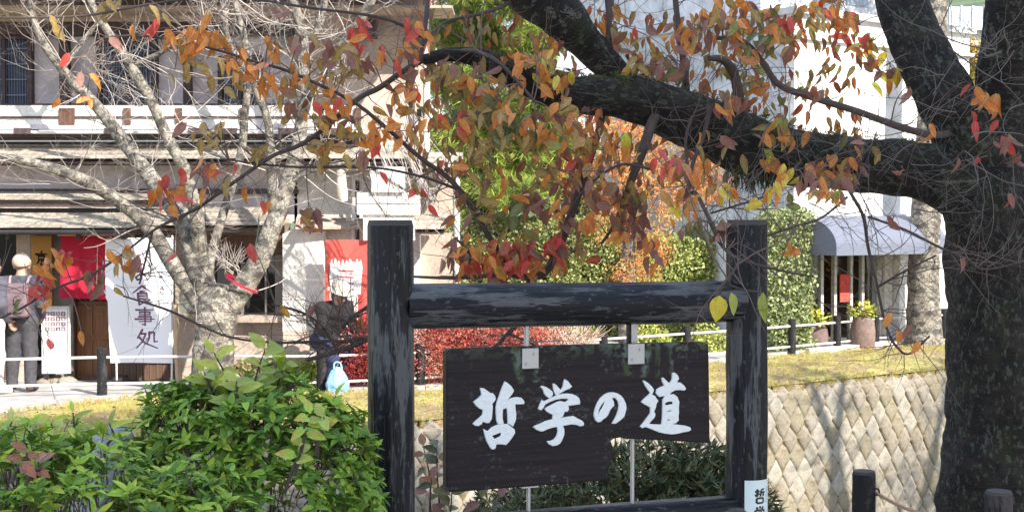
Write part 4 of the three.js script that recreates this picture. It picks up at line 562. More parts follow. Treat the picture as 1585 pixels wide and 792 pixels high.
// ---------------------------------------------------------------- cafe on the right, turned along the canal
{
  const c = thing('cafe', 'white cafe building with a glazed front and grey barrel awning, right of the sign', 'cafe', V(4.25, 0, -21.2)), a = Math.atan2(.58, .815); c.rotation.y = a;
  const m = (n, g, mt, p = c) => mesh(n, Array.isArray(g) ? mergeGeometries(g) : g, mt, p);
  const wl = M.paintWhite, cr = fab(.6, .58, .54);
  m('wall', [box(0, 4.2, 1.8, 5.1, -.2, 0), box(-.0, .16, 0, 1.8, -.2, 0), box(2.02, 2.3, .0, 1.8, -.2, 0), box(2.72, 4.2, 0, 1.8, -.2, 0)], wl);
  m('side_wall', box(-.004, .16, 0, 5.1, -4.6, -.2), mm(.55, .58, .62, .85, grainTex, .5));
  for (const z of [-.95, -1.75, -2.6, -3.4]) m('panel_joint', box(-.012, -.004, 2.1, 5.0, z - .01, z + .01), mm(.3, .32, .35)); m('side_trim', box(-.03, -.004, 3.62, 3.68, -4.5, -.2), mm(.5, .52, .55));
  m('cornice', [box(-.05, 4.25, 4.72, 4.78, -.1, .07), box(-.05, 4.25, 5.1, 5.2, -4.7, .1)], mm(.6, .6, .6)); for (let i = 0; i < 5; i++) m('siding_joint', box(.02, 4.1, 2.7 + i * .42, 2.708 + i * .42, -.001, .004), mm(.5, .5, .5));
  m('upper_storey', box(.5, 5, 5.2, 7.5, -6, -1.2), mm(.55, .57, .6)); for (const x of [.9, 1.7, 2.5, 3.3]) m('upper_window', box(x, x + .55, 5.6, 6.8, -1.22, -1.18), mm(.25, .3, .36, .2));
  m('back_wall', box(.16, 4.2, 0, 2.36, -3.2, -3.1), mm(.12, .07, .04)); m('floor', box(.16, 4.2, .0, .08, -3.1, -.02), mm(.25, .2, .16)); m('ceiling', box(.16, 4.2, 2.3, 2.36, -3.1, -.2), mm(.3, .25, .2)); m('partition', box(2.1, 2.2, .08, 2.3, -3.1, -.2), M.brown);
  m('column', box(2.3, 2.62, 0, 2.1, -.1, .12, .01), wl); m('column', box(2.02, 2.2, 0, 1.6, -.02, .06, .01), cr);
  for (const x of [.25, .68, .98, 1.35, 1.62]) m('mullion', box(x, x + .055, .08, 1.75, -.13, -.06), cr); m('mullion', box(.16, 2.02, 1.7, 1.795, -.13, -.05), M.brown);
  for (const [x, y] of [[.305, .68], [1.035, 1.35], [1.405, 1.62], [1.675, 2.02]]) m('pane', box(x, y, .1, 1.7, -.1, -.092), M.glass);
  m('door_leaf', [box(.72, .76, .1, 1.7, -.5, -.1), box(.72, .76, .1, 1.7, -.95, -.9), box(.72, .76, .1, .18, -.9, -.5), box(.72, .76, 1.62, 1.7, -.9, -.5)], M.brown);
  m('red_panel', box(1.08, 1.3, .72, 1.15, -.05, -.03), fab(.6, .08, .06)); m('shelf', [box(.3, .66, .5, .54, -1.4, -1), box(.3, .66, .9, .94, -1.4, -1)], M.brown);
  // barrel awning
  const sh = new THREE.Shape(); sh.moveTo(0, 1.48); const n = 14; sh.lineTo(.78, 1.48); sh.lineTo(.78, 1.6); for (let i = 1; i <= n; i++) { const t = i / n * PI / 2; sh.lineTo(.78 * Math.cos(t), 1.6 + .46 * Math.sin(t)); } sh.lineTo(0, 1.48);
  const g = new THREE.ExtrudeGeometry(sh, { depth: 2.55, bevelEnabled: true, bevelSize: .006, bevelThickness: .006, bevelSegments: 1 }); g.rotateY(-PI / 2); g.rotateY(0); const q = g.attributes.position; // extrude axis to +x
  g.rotateY(0); g.scale(1, 1, 1); g.computeBoundingBox(); const bb = g.boundingBox; g.translate(.04 - bb.min.x, 0, .02 - bb.min.z); m('awning', g, std({ color: C(.14, .155, .205), roughness: .7, bumpMap: rep(grainBump, 1), bumpScale: .004 })); 
  m('step', box(-.1, 2.7, 0, .09, .01, .42), mm(.5, .48, .45));
}
function pot(label, px_, py_, D, h, r, mat, leafCol, flowers) {
  const p = P(px_, py_, D).setY(0), t = thing('potted_plant', label, 'potted plant', p, undefined), R = rng(px_);
  const g = new THREE.LatheGeometry([[.001, 0], [r * .8, 0], [r * .95, h * .1], [r, h * .5], [r * .9, h * .85], [r * .7, h * .93], [r * .78, h], [r * .7, h], [r * .6, h * .9]].map(([a, b]) => new THREE.Vector2(a, b)), 28); const q = g.attributes.position; for (let i = 0; i < q.count; i++) { const k = 1 + .02 * Math.sin(q.getY(i) * 130); q.setX(i, q.getX(i) * k); q.setZ(i, q.getZ(i) * k); } g.computeVertexNormals(); g.translate(p.x, 0, p.z); put(t, 'pot', g, mat);
  const it = []; for (let i = 0; i < 160; i++) { const d = rdir(R); d.y = Math.abs(d.y); const o = d.clone().multiplyScalar(rr(.05, .24, R)); o.y *= .9; it.push([p.clone().add(V(0, h, 0)).add(o), orient(d.clone().add(rdir(R).multiplyScalar(.6)), rdir(R)), rr(.7, 1.3, R), C(...leafCol[i % leafCol.length])]); } many(t, 'foliage', leafGeo(.075, .04, .3, .4, 3), std({ roughness: .7, side: THREE.DoubleSide }), it);
}
pot('large brown barrel pot with yellow-green flowers in front of the cafe glass', 1336, 540, 21.6, .52, .19, fab(.2, .14, .12), [[.5, .5, .06], [.25, .34, .05], [.55, .45, .08]]);
pot('low dark brown pot with a yellow plant at the left of the cafe front', 1262, 545, 21.4, .42, .2, fab(.16, .11, .1), [[.55, .5, .06], [.3, .36, .06]]);
{ const p = P(1322, 545, 21.9).setY(0), t = thing('ornamental_bush', 'yellow autumn bush behind the cafe glass', 'bush', V(5.35, .08, -23.6)), it = [], R = rng(3); for (let i = 0; i < 500; i++) { const d = rdir(R).multiplyScalar(Math.cbrt(R())); it.push([V(5.35 + d.x * .45, 1.3 + d.y * .4, -23.6 + d.z * .4), eq(R), rr(.7, 1.4, R), C(...[[.6, .45, .04], [.5, .42, .06]][i % 2])]); } many(t, 'foliage', leafGeo(.07, .04, .3, .3, 3), std({ roughness: .7, side: THREE.DoubleSide }), it); put(t, 'stem', tube([[V(5.35, .08, -23.6), .03], [V(5.33, .6, -23.6), .025], [V(5.36, 1.3, -23.6), .015]], { rad: 6 }), M.branch); }
{ const p = P(1480, 540, 25); const t = thing('wooden_fence', 'dark upright board fence far right behind the big tree trunk', 'fence', p.clone().setY(0)); for (let i = 0; i < 14; i++) put(t, 'board', fb(1440 + i * 12, 440 + (i % 3), 1451 + i * 12, 532, 25, .03, .004), M.beam); put(t, 'rail', fb(1440, 460, 1610, 467, 25.06, .05), M.beam); }
{ const p = P(1500, 60, 60), t = thing('far_building', 'pale grey far building with a metal roof between the forks of the big tree', 'building', V(p.x, 0, -60)); put(t, 'wall', fb(1420, 45, 1640, 620, 60, 6), mm(.5, .5, .52)); put(t, 'roof', fb(1412, 10, 1650, 46, 59.6, 8), mm(.42, .46, .55, .5)); for (let i = 0; i < 12; i++) put(t, 'roof_seam', fb(1416 + i * 18, 8, 1419 + i * 18, 46, 59.56, .04), mm(.5, .53, .6, .5)); for (const x of [1430, 1480, 1530]) put(t, 'window', fb(x, 70, x + 24, 110, 59.97, .06), mm(.1, .12, .16, .2)); }
// ---------------------------------------------------------------- vegetation builders
function tuft(seed, n, r, len, w, o = {}) { const R = rng(seed), gs = []; for (let i = 0; i < n; i++) { const d = rdir(R); if (o.up) d.y = Math.abs(d.y) * .8 + .1; const g = leafGeo(len * rr(.7, 1.2, R), w * rr(.8, 1.2, R), o.fold ?? .3, o.curl ?? .3, o.n ?? 2); g.applyQuaternion(orient(o.down ? V(d.x, -Math.abs(d.y) - .3, d.z) : d, rdir(R))); const b = rdir(R).multiplyScalar(r * Math.cbrt(R())); g.translate(b.x, b.y, b.z); gs.push(g); } return mergeGeometries(gs); }
const TL = [tuft(11, 14, .14, .07, .045), tuft(12, 14, .14, .07, .045)], TN = tuft(13, 30, .05, .15, .012, { n: 2, up: true }), TS = tuft(14, 22, .12, .05, .016, { n: 2, down: true }), TI = tuft(15, 12, .1, .06, .05), TB = tuft(16, 16, .3, .16, .1);
const vary = (R, cols, k = .25) => { const c = cols[Math.floor(R() * cols.length)], f = 1 + k * (R() - .5) * 2; return C(c[0] * f, c[1] * f, c[2] * f); };
const fm = (tr = .2) => new THREE.MeshPhysicalMaterial({ roughness: .65, side: THREE.DoubleSide, transmission: tr, thickness: 0 });
const FM = fm(.2), FM3 = fm(.35);
function crown(t, name, blobs, n, geo, cols, R, { shell = .45, sc = [.7, 1.3], m = FM } = {}) { // foliage spread through lobes [x,y,z,rx,ry,rz]
  const it = [], vol = blobs.map((b) => Math.pow(b[3] * b[4] * b[5], .67)), tot = vol.reduce((a, b) => a + b); blobs.forEach((b, k) => { for (let i = 0; i < n * vol[k] / tot; i++) { const d = rdir(R), q = lerp(shell, 1, Math.sqrt(R())) * (1 + .3 * fbm3(d.x * 2.2 + k, d.y * 2.2, d.z * 2.2, 2)); it.push([V(b[0] + d.x * b[3] * q, b[1] + d.y * b[4] * q, b[2] + d.z * b[5] * q), eq(R), rr(...sc, R), vary(R, cols)]); } }); return many(t, name, geo, m, it);
}
const blob = (x, y, D, rx, ry = rx, rz = (rx + ry) / 2) => { const p = P(x, y, D), k = D / F; return [p.x, p.y, p.z, rx * k, ry * k, rz * k]; };
{ // bright pine behind the sign
  const D = 23.5, b = P(752, 420, D).setY(0), t = thing('pine_tree', 'bright yellow-green pine standing behind the hedge between tea house and sign', 'tree', b), R = rng(40);
  const tr = put(t, 'trunk', tube([[b.clone(), .16], [P(745, 350, D), .14], [P(758, 230, D), .12], [P(748, 100, D), .09], [P(755, -60, D), .05]], { rad: 12, bump: .1, bf: 4 }), M.bark);
  const bl = [[720, 50, 60, 30], [790, 90, 70, 36], [710, 130, 50, 30], [760, 170, 70, 30], [700, 225, 55, 35], [780, 240, 80, 40], [720, 290, 60, 26], [800, 300, 60, 24], [840, 150, 60, 40], [860, 230, 50, 40], [760, -10, 80, 40], [690, 330, 40, 22], [830, 60, 50, 30]];
  for (const [x, y] of bl) put(t, 'limb', tube([[P(752, y + 30, D), .04], [P((x + 752) / 2, y + 16, D + .1), .03], [P(x, y, D), .014]], { rad: 6, seg: 3 }), M.branch);
  crown(t, 'crown', bl.map(([x, y, rx, ry], i) => blob(x, y, D + rr(-.7, .5, R), rx, ry)), 5200, TN, [[.24, .34, .04], [.34, .42, .06], [.16, .25, .04], [.42, .46, .09]], R, { shell: .2, sc: [.8, 1.5] });
}
{ // a darker tree mass further back and yellow trees to the right, seen through the gaps
  for (const [x, y, D, r, h, cols, l, n] of [[880, 260, 34, 90, 150, [[.16, .20, .045], [.22, .24, .05], [.1, .15, .04]], 'light green broadleaf tree far behind the orange maple', 1500], [1350, 150, 30, 45, 95, [[.5, .36, .05], [.55, .27, .04], [.36, .34, .07]], 'yellow autumn tree between cafe wall and big tree limb', 900], [1475, 130, 33, 70, 70, [[.5, .37, .06], [.5, .25, .04], [.34, .36, .08]], 'orange and yellow tree seen between the forks of the big cherry', 900], [1475, 375, 27, 40, 60, [[.13, .25, .03], [.18, .3, .04]], 'fresh green shrub behind the far trunk at the right', 600], [640, 30, 25, 50, 90, [[.6, .16, .10], [.66, .24, .14]], 'thin tree with salmon red leaves beside the tea house corner', 900]]) {
    const p = P(x, y, D), b = p.clone().setY(0), t = thing('background_tree', l, 'tree', b), R = rng(x + y); put(t, 'trunk', tube([[b, .14], [b.clone().lerp(p, .5), .1], [p, .05]], { rad: 8, bump: .1 }), M.bark);
    for (let i = 0; i < 5; i++) put(t, 'limb', tube([[b.clone().lerp(p, .6), .05], [P(x + rr(-r, r, R) * .6, y + rr(-h, h, R) * .5, D), .03], [P(x + rr(-r, r, R), y + rr(-h, h, R) * .8, D), .01]], { rad: 5, seg: 3 }), M.branch);
    const bl = []; for (let i = 0; i < 9; i++) bl.push(blob(x + rr(-r, r, R) * .7, y + rr(-h, h, R) * .75, D + rr(-.8, .8, R), r * .45, h * .3)); crown(t, 'crown', bl, n, x === 640 ? TS : TL[0], cols, R, { shell: .1, sc: x === 640 ? [.7, 1.1] : [.9, 1.7] });
  }
}
// clipped hedges: a core with leaves all over it
function hedge(label, x0, x1, y0, D, dep, n, cols, seed) {
  const R = rng(seed), a = P(x0, y0, D), b = P(x1, y0, D), h = a.y, t = thing('hedge', label, 'hedge', V((a.x + b.x) / 2, 0, -D)); put(t, 'stems', box(a.x + .12, b.x - .12, 0, h - .14, -D - .12, -D - dep), mm(.025, .03, .012));
  const it = []; for (let i = 0; i < n; i++) { const f = R(), x = lerp(a.x, b.x, R()); const p = f < .72 ? V(x, h * R(), -D + .12 * fbm3(x * 3, i, 0) - .08 * R()) : V(x, h - .05 * R() + .06 * fbm3(x * 4, 1, i * .1), -D - dep * R()); p.add(rdir(R).multiplyScalar(.05 + .1 * Math.max(0, fbm3(p.x * 2.4, p.y * 2.4, seed)))); it.push([p, eq(R), rr(.7, 1.25, R), vary(R, cols, .35)]); } many(t, 'foliage', TI, FM, it);
}
hedge('bright sunlit hedge right behind the crossbeam between maple and cafe', 985, 1150, 375, 22.6, .8, 3000, [[.34, .40, .10], [.44, .48, .16], [.2, .27, .06], [.5, .52, .2]], 51);
hedge('long sunlit hedge behind the red maple left of the light trunk', 690, 965, 345, 23.2, .8, 4200, [[.36, .40, .13], [.46, .48, .2], [.22, .27, .07]], 52);
hedge('tall ivy-like hedge column beside the cafe corner', 1190, 1252, 338, 21.0, .5, 2600, [[.36, .41, .18], [.45, .49, .24], [.22, .29, .1]], 53);
hedge('low rough hedge beside the tea house gate', 648, 705, 395, 18.6, .4, 900, [[.16, .22, .04], [.25, .3, .07]], 54);
function maple(label, base, trunkPts, bl, n, cols, seed, geo, tm = M.pale, D0) { const t = thing('maple_tree', label, 'tree', base), R = rng(seed); put(t, 'trunk', tube(trunkPts, { rad: 14, bump: .05, bf: 6 }), tm); const top = trunkPts[trunkPts.length - 1][0];
  bl.forEach((b, i) => { const e = V(b[0], b[1], b[2]), m = top.clone().lerp(e, .5).add(V(0, .12, 0)); put(t, 'limb', tube([[top, .035], [m, .02], [e, .007]], { rad: 5, seg: 4 }), M.branch); }); crown(t, 'crown', bl, n, geo, cols, seed === 61 ? R : R, { shell: .15, sc: [.8, 1.35], m: FM3 }); }
maple('orange maple with a pale banded trunk behind the sign crossbeam', P(972, 565, 20).setY(0), [[P(972, 568, 20), .14], [P(971, 500, 20), .128], [P(972, 430, 20), .12], [P(974, 370, 20), .10], [P(975, 320, 20), .07]], [[965, 250, 50, 60], [1010, 300, 60, 60], [940, 330, 40, 50], [1000, 380, 50, 36], [1050, 240, 60, 50], [900, 270, 45, 40], [1090, 280, 50, 36], [1000, 190, 60, 40], [930, 180, 45, 40], [1110, 230, 40, 30], [985, 420, 40, 24]].map(([x, y, a, b]) => blob(x, y, 19.9 + .3 * Math.sin(x), a, b)), 850, [[.68, .22, .04], [.72, .36, .08], [.6, .15, .06], [.74, .46, .12], [.42, .36, .08]], 61, TS);
maple('red weeping laceleaf maple behind the hanging board', P(742, 606, 16.6).setY(0), [[P(742, 607, 16.6), .05], [P(748, 570, 16.6), .045], [P(738, 535, 16.6), .03]], [[700, 540, 60, 40], [760, 530, 60, 34], [660, 550, 40, 46], [820, 530, 50, 34], [700, 515, 60, 22], [680, 480, 40, 26], [770, 505, 60, 20]].map(([x, y, a, b]) => blob(x, y, 16.7, a, b)), 700, [[.42, .06, .045], [.55, .13, .09], [.36, .05, .04], [.6, .28, .2]], 62, TS, M.branch);
maple('small deep red laceleaf maple half hidden by the left sign post', P(575, 608, 16.4).setY(0), [[P(575, 609, 16.4), .04], [P(572, 570, 16.4), .035], [P(570, 545, 16.4), .025]], [[560, 540, 34, 44], [590, 530, 40, 50], [545, 565, 22, 30]].map(([x, y, a, b]) => blob(x, y, 16.4, a, b)), 420, [[.36, .03, .03], [.48, .06, .05]], 63, TS, M.branch);
{ // pampas-like dry grass clump right of the red maple, iris leaves and small bushes along the kerb
  const dry = thing('dry_grass_clump', 'tall dry pinkish grass clump between red maple and light trunk', 'grass clump', P(880, 585, 17.6).setY(0)), R = rng(70), gs = []; for (let i = 0; i < 170; i++) { const b = P(880, 585, 17.6).setY(0).add(V(rr(-.2, .2, R), 0, rr(-.15, .15, R))), a = rr(-1, 1, R); gs.push(tube([[b, .005], [b.clone().add(V(a * .12, .45, rr(-.1, .1, R))), .005], [b.clone().add(V(a * .38, rr(.55, .85, R), rr(-.2, .2, R))), .003]], { rad: 3, seg: 3, cap: false })); } put(dry, 'blades', gs, fab(.55, .40, .33)).userData.kind = 'stuff';
  const iris = thing('iris_clump', 'clump of upright narrow green leaves at the foot of the white annex', 'plant', P(452, 600, 16.9).setY(0)), ig = []; for (let i = 0; i < 36; i++) { const g = leafGeo(rr(.3, .5, R), .03, .3, rr(.2, .6, R), 5); g.applyQuaternion(orient(V(rr(-.6, .6, R), 1, rr(-.4, .4, R)), rdir(R))); const b = P(452, 600, 16.9).setY(0).add(V(rr(-.15, .15, R), 0, rr(-.1, .1, R))); g.translate(b.x, b.y, b.z); ig.push(g); } ig.slice(0, 36).forEach((g) => put(iris, 'leaf', g, M.young[0]));
  for (const [x, y, D, r, cols, l] of [[482, 585, 16.7, 26, [[.3, .4, .05], [.4, .45, .08]], 'small yellow-green bush beside the stooping person'], [1095, 540, 21.2, 40, [[.3, .36, .06], [.4, .42, .1]], 'low yellow-green bush behind the railing right of the board'], [1012, 535, 21.4, 30, [[.42, .42, .08], [.25, .32, .05]], 'low bright bush beside the pale maple trunk'], [660, 405, 19.5, 40, [[.22, .3, .05], [.3, .36, .08]], 'bushy green shrub right of the left sign post top'], [390, 585, 16.9, 30, [[.35, .25, .14], [.2, .2, .08]], 'dry brown bush behind the bare cherry trunk']]) { const p = P(x, y, D), t = thing('small_bush', l, 'bush', p.clone().setY(0)); put(t, 'stem', tube([[p.clone().setY(0), .02], [p, .01]], { rad: 5 }), M.branch); crown(t, 'foliage', [blob(x, y, D, r), blob(x + r * .6, y + r * .4, D, r * .7), blob(x - r * .6, y + r * .4, D, r * .7)], 240, TI, cols, R, { shell: .2 }); }
}
{ // straight trunk by the cafe
  const D = 22, b = P(1432, 528, D).setY(0), t = thing('street_tree', 'sunlit grey tree trunk right of the cafe, crown out of view', 'tree', b), R = rng(81);
  put(t, 'trunk', tube([[b.clone().add(V(0, -.1, 0)), .34], [P(1431, 505, D), .27], [P(1430, 430, D), .24], [P(1434, 340, D), .23], [P(1440, 240, D), .22], [P(1446, 60, D), .2], [P(1450, -200, D), .16]], { rad: 22, seg: 8, bump: .09, bf: 4 }), M.pale);
  const ends = [[1330, -160], [1500, -260], [1600, -120], [1420, -330], [1560, -230]]; for (const [x, y] of ends) put(t, 'limb', tube([[P(1448, -120, D), .1], [P((x + 1448) / 2, (y - 150) / 2 - 20, D), .07], [P(x, y, D), .03]], { rad: 7, seg: 4, bump: .05 }), M.pale); crown(t, 'crown', ends.map(([x, y]) => blob(x, y, D, 70, 50)), 700, TL[1], [[.3, .28, .06], [.4, .2, .05]], R, { shell: .2, sc: [1, 1.6] });
}
// ---------------------------------------------------------------- twig growth
function twig(out, p, d, len, r, depth, R, o = {}) {
  const n = o.n ?? 5, pts = [[p.clone(), r]], q = p.clone(), dir = d.clone().normalize();
  for (let i = 1; i <= n; i++) { dir.add(rdir(R).multiplyScalar(o.wob ?? .22)).add(V(0, o.lift ?? .06, 0)).normalize(); q.addScaledVector(dir, len / n); pts.push([q.clone(), r * (1 - .75 * i / n)]); }
  out.push(tube(pts, { rad: r > .012 ? 6 : r > .005 ? 4 : 3, seg: 2, cap: false }));
  if (depth > 0) { const k = Math.floor(rr(o.kids?.[0] ?? 2, (o.kids?.[1] ?? 4) + 1, R)); for (let i = 0; i < k; i++) { const [b, rb] = pts[1 + Math.floor(R() * (n - 1))]; const s = dir.clone().multiplyScalar(.7).add(rdir(R).multiplyScalar(.8)); twig(out, b, s, len * rr(.4, .75, R), rb * .7, depth - 1, R, o); } }
  return pts;
}
{ // bare lichen-grey cherry across the canal, in full sun
  const D = 15.8, base = P(330, 606, D).setY(0), t = thing('bare_cherry_tree', 'bare grey cherry tree with lichen and many limbs in front of the tea house', 'tree', base), R = rng(90);
  const B = (n, list, opt, m = M.pale) => put(t, n, tube(px(list, D, n === 'trunk' ? .86 : .74), { rad: 16, seg: 7, bump: .09, bf: 5, ...opt }), m);
  B('trunk', [[330, 640, 46], [326, 608, 44], [328, 575, 37], [331, 530, 35], [333, 495, 38], [335, 465, 34], [340, 440, 22]], { rad: 28, bump: .12 });
  const L = [
    [[325, 495, 24], [300, 455, 19], [268, 412, 17], [235, 358, 15.5], [205, 328, 14.5, -.1], [150, 290, 13.5, -.3], [95, 265, 12, -.5], [30, 248, 9, -.6], [-30, 238, 7, -.7]],
    [[330, 480, 26], [312, 430, 25], [300, 390, 23], [283, 345, 20], [240, 285, 17, .2], [195, 224, 15, .4], [151, 167, 12, .5], [95, 106, 10, .6], [60, 55, 8, .6], [45, 0, 6, .6], [38, -40, 5, .6]],
    [[308, 400, 17], [306, 350, 15, -.2], [285, 262, 13, -.4], [263, 222, 12, -.5], [235, 160, 11, -.6], [202, 101, 10, -.7], [167, 50, 8.5, -.8], [141, 5, 7, -.9], [125, -40, 6, -.9]],
    [[338, 490, 28], [368, 455, 26], [400, 405, 22], [425, 340, 19], [444, 285, 17, .2], [456, 245, 15, .3], [465, 200, 13.5, .4], [470, 126, 12, .5], [468, 55, 11, .5], [456, 10, 10, .5], [446, -40, 9, .5]],
    [[466, 180, 12, .4], [484, 140, 11.5, .1], [510, 98, 11, -.1], [545, 50, 11, -.3], [572, 5, 10, -.4], [590, -40, 9, -.4]],
    [[425, 345, 13, .1], [420, 290, 10, -.1], [418, 225, 9, -.2], [412, 180, 8.5, -.3], [396, 140, 8, -.4], [386, 110, 7.5, -.4], [376, 50, 7, -.5], [362, 0, 6, -.5], [352, -40, 6, -.5]],
    [[318, 430, 12, .2], [330, 380, 10, .4], [345, 330, 9, .5], [372, 240, 9, .6], [378, 180, 8.5, .6], [381, 120, 8, .6], [352, 60, 6.5, .6], [346, 0, 6, .6], [344, -40, 5, .6]],
    [[456, 60, 7, .5], [490, 48, 6, .6], [502, 10, 5.5, .6], [505, -40, 5, .6]], [[470, 120, 6, .5], [440, 60, 6, .7], [425, 20, 5, .8], [415, -30, 4.5, .8]],
    [[95, 106, 6, .6], [130, 60, 5, .7], [150, 35, 4, .7]], [[202, 101, 5, -.7], [260, 75, 4.5, -.8], [300, 45, 4, -.9], [335, 0, 3.5, -1]], [[440, 285, 6, .2], [490, 262, 4.5, .1], [560, 254, 4, 0], [620, 290, 3, 0], [680, 312, 2, 0]],
  ];
  L.forEach((l) => B('limb', l));
  // pale twigs everywhere
  const tw = [], big = []; for (const l of L) { for (let i = 0; i + 1 < l.length; i++) { const a = px([l[i]], D)[0], b = px([l[i + 1]], D)[0], n = Math.max(1, Math.round(a[0].distanceTo(b[0]) * (l[i][1] < 330 ? 9.5 : 1.8))); for (let k = 0; k < n; k++) { const f = R(), p = a[0].clone().lerp(b[0], f), r = lerp(a[1], b[1], f), ax = b[0].clone().sub(a[0]).normalize(); const d = ax.multiplyScalar(.5).add(rdir(R)); twig(R() < .35 ? big : tw, p.addScaledVector(d, r * .3), d, rr(.35, 1.25, R), Math.min(r * .5, rr(.0035, .009, R)), 2, R, { wob: .34, lift: .05, kids: [2, 4] }); } } }
  const hang = []; for (let i = 0; i < 46; i++) { const p = P(rr(560, 640, R), rr(150, 240, R), D - .2); twig(hang, p, V(rr(.3, 1, R), -1.1, rr(-.3, .3, R)), rr(.6, 1.3, R), .006, 1, R, { wob: .12, lift: -.04, kids: [0, 2] }); }
  put(t, 'twigs', tw, M.paleTwig).userData.kind = 'stuff'; put(t, 'twigs', big, M.midTwig).userData.kind = 'stuff'; put(t, 'twigs', hang, M.paleTwig).userData.kind = 'stuff';
  put(t, 'limb', tube(px([[560, 254, 4, 0], [600, 190, 4], [640, 120, 3]], D - .2), { rad: 6 }), M.paleTwig);
  const sprout = []; for (let i = 0; i < 22; i++) { const p = P(rr(345, 372, R), rr(405, 425, R), D - .3); twig(sprout, p, V(rr(-1, 1, R), .8, .5), rr(.15, .4, R), .006, 1, R); } put(t, 'shoots', sprout, M.paleTwig).userData.kind = 'stuff';
  const ring = (x0, y0, x1, y1, w) => { const a = P(x0, y0, D), b = P(x1, y1, D), ax = b.clone().sub(a), g = new THREE.CylinderGeometry(ax.length() / 2 * 1.04, ax.length() / 2 * 1.04, w, 24, 1, true); const m = a.clone().lerp(b, .5), y = V(-ax.y, ax.x, 0).normalize(), x = ax.clone().normalize(); g.applyMatrix4(new THREE.Matrix4().makeBasis(x, y, V(0, 0, 1).cross(V(0, 0, 0)).set(x.y * y.z - x.z * y.y, x.z * y.x - x.x * y.z, x.x * y.y - x.y * y.x))); g.translate(m.x, m.y, m.z); return g; };
  put(t, 'ribbon', ring(349, 425, 398, 452, .03), std({ color: C(.42, .02, .05), roughness: .5, side: THREE.DoubleSide }));
  const roots = []; for (let i = 0; i < 7; i++) { const a = i / 7 * 6.28, d = V(Math.cos(a), 0, Math.sin(a)); roots.push(tube([[base.clone().addScaledVector(d, .15).setY(.25), .1], [base.clone().addScaledVector(d, .38).setY(.07), .08], [base.clone().addScaledVector(d, .75 + .2 * R()).setY(-.02), .04]], { rad: 8, bump: .15, bf: 7 })); } roots.forEach((g) => put(t, 'root', g, M.pale));
}
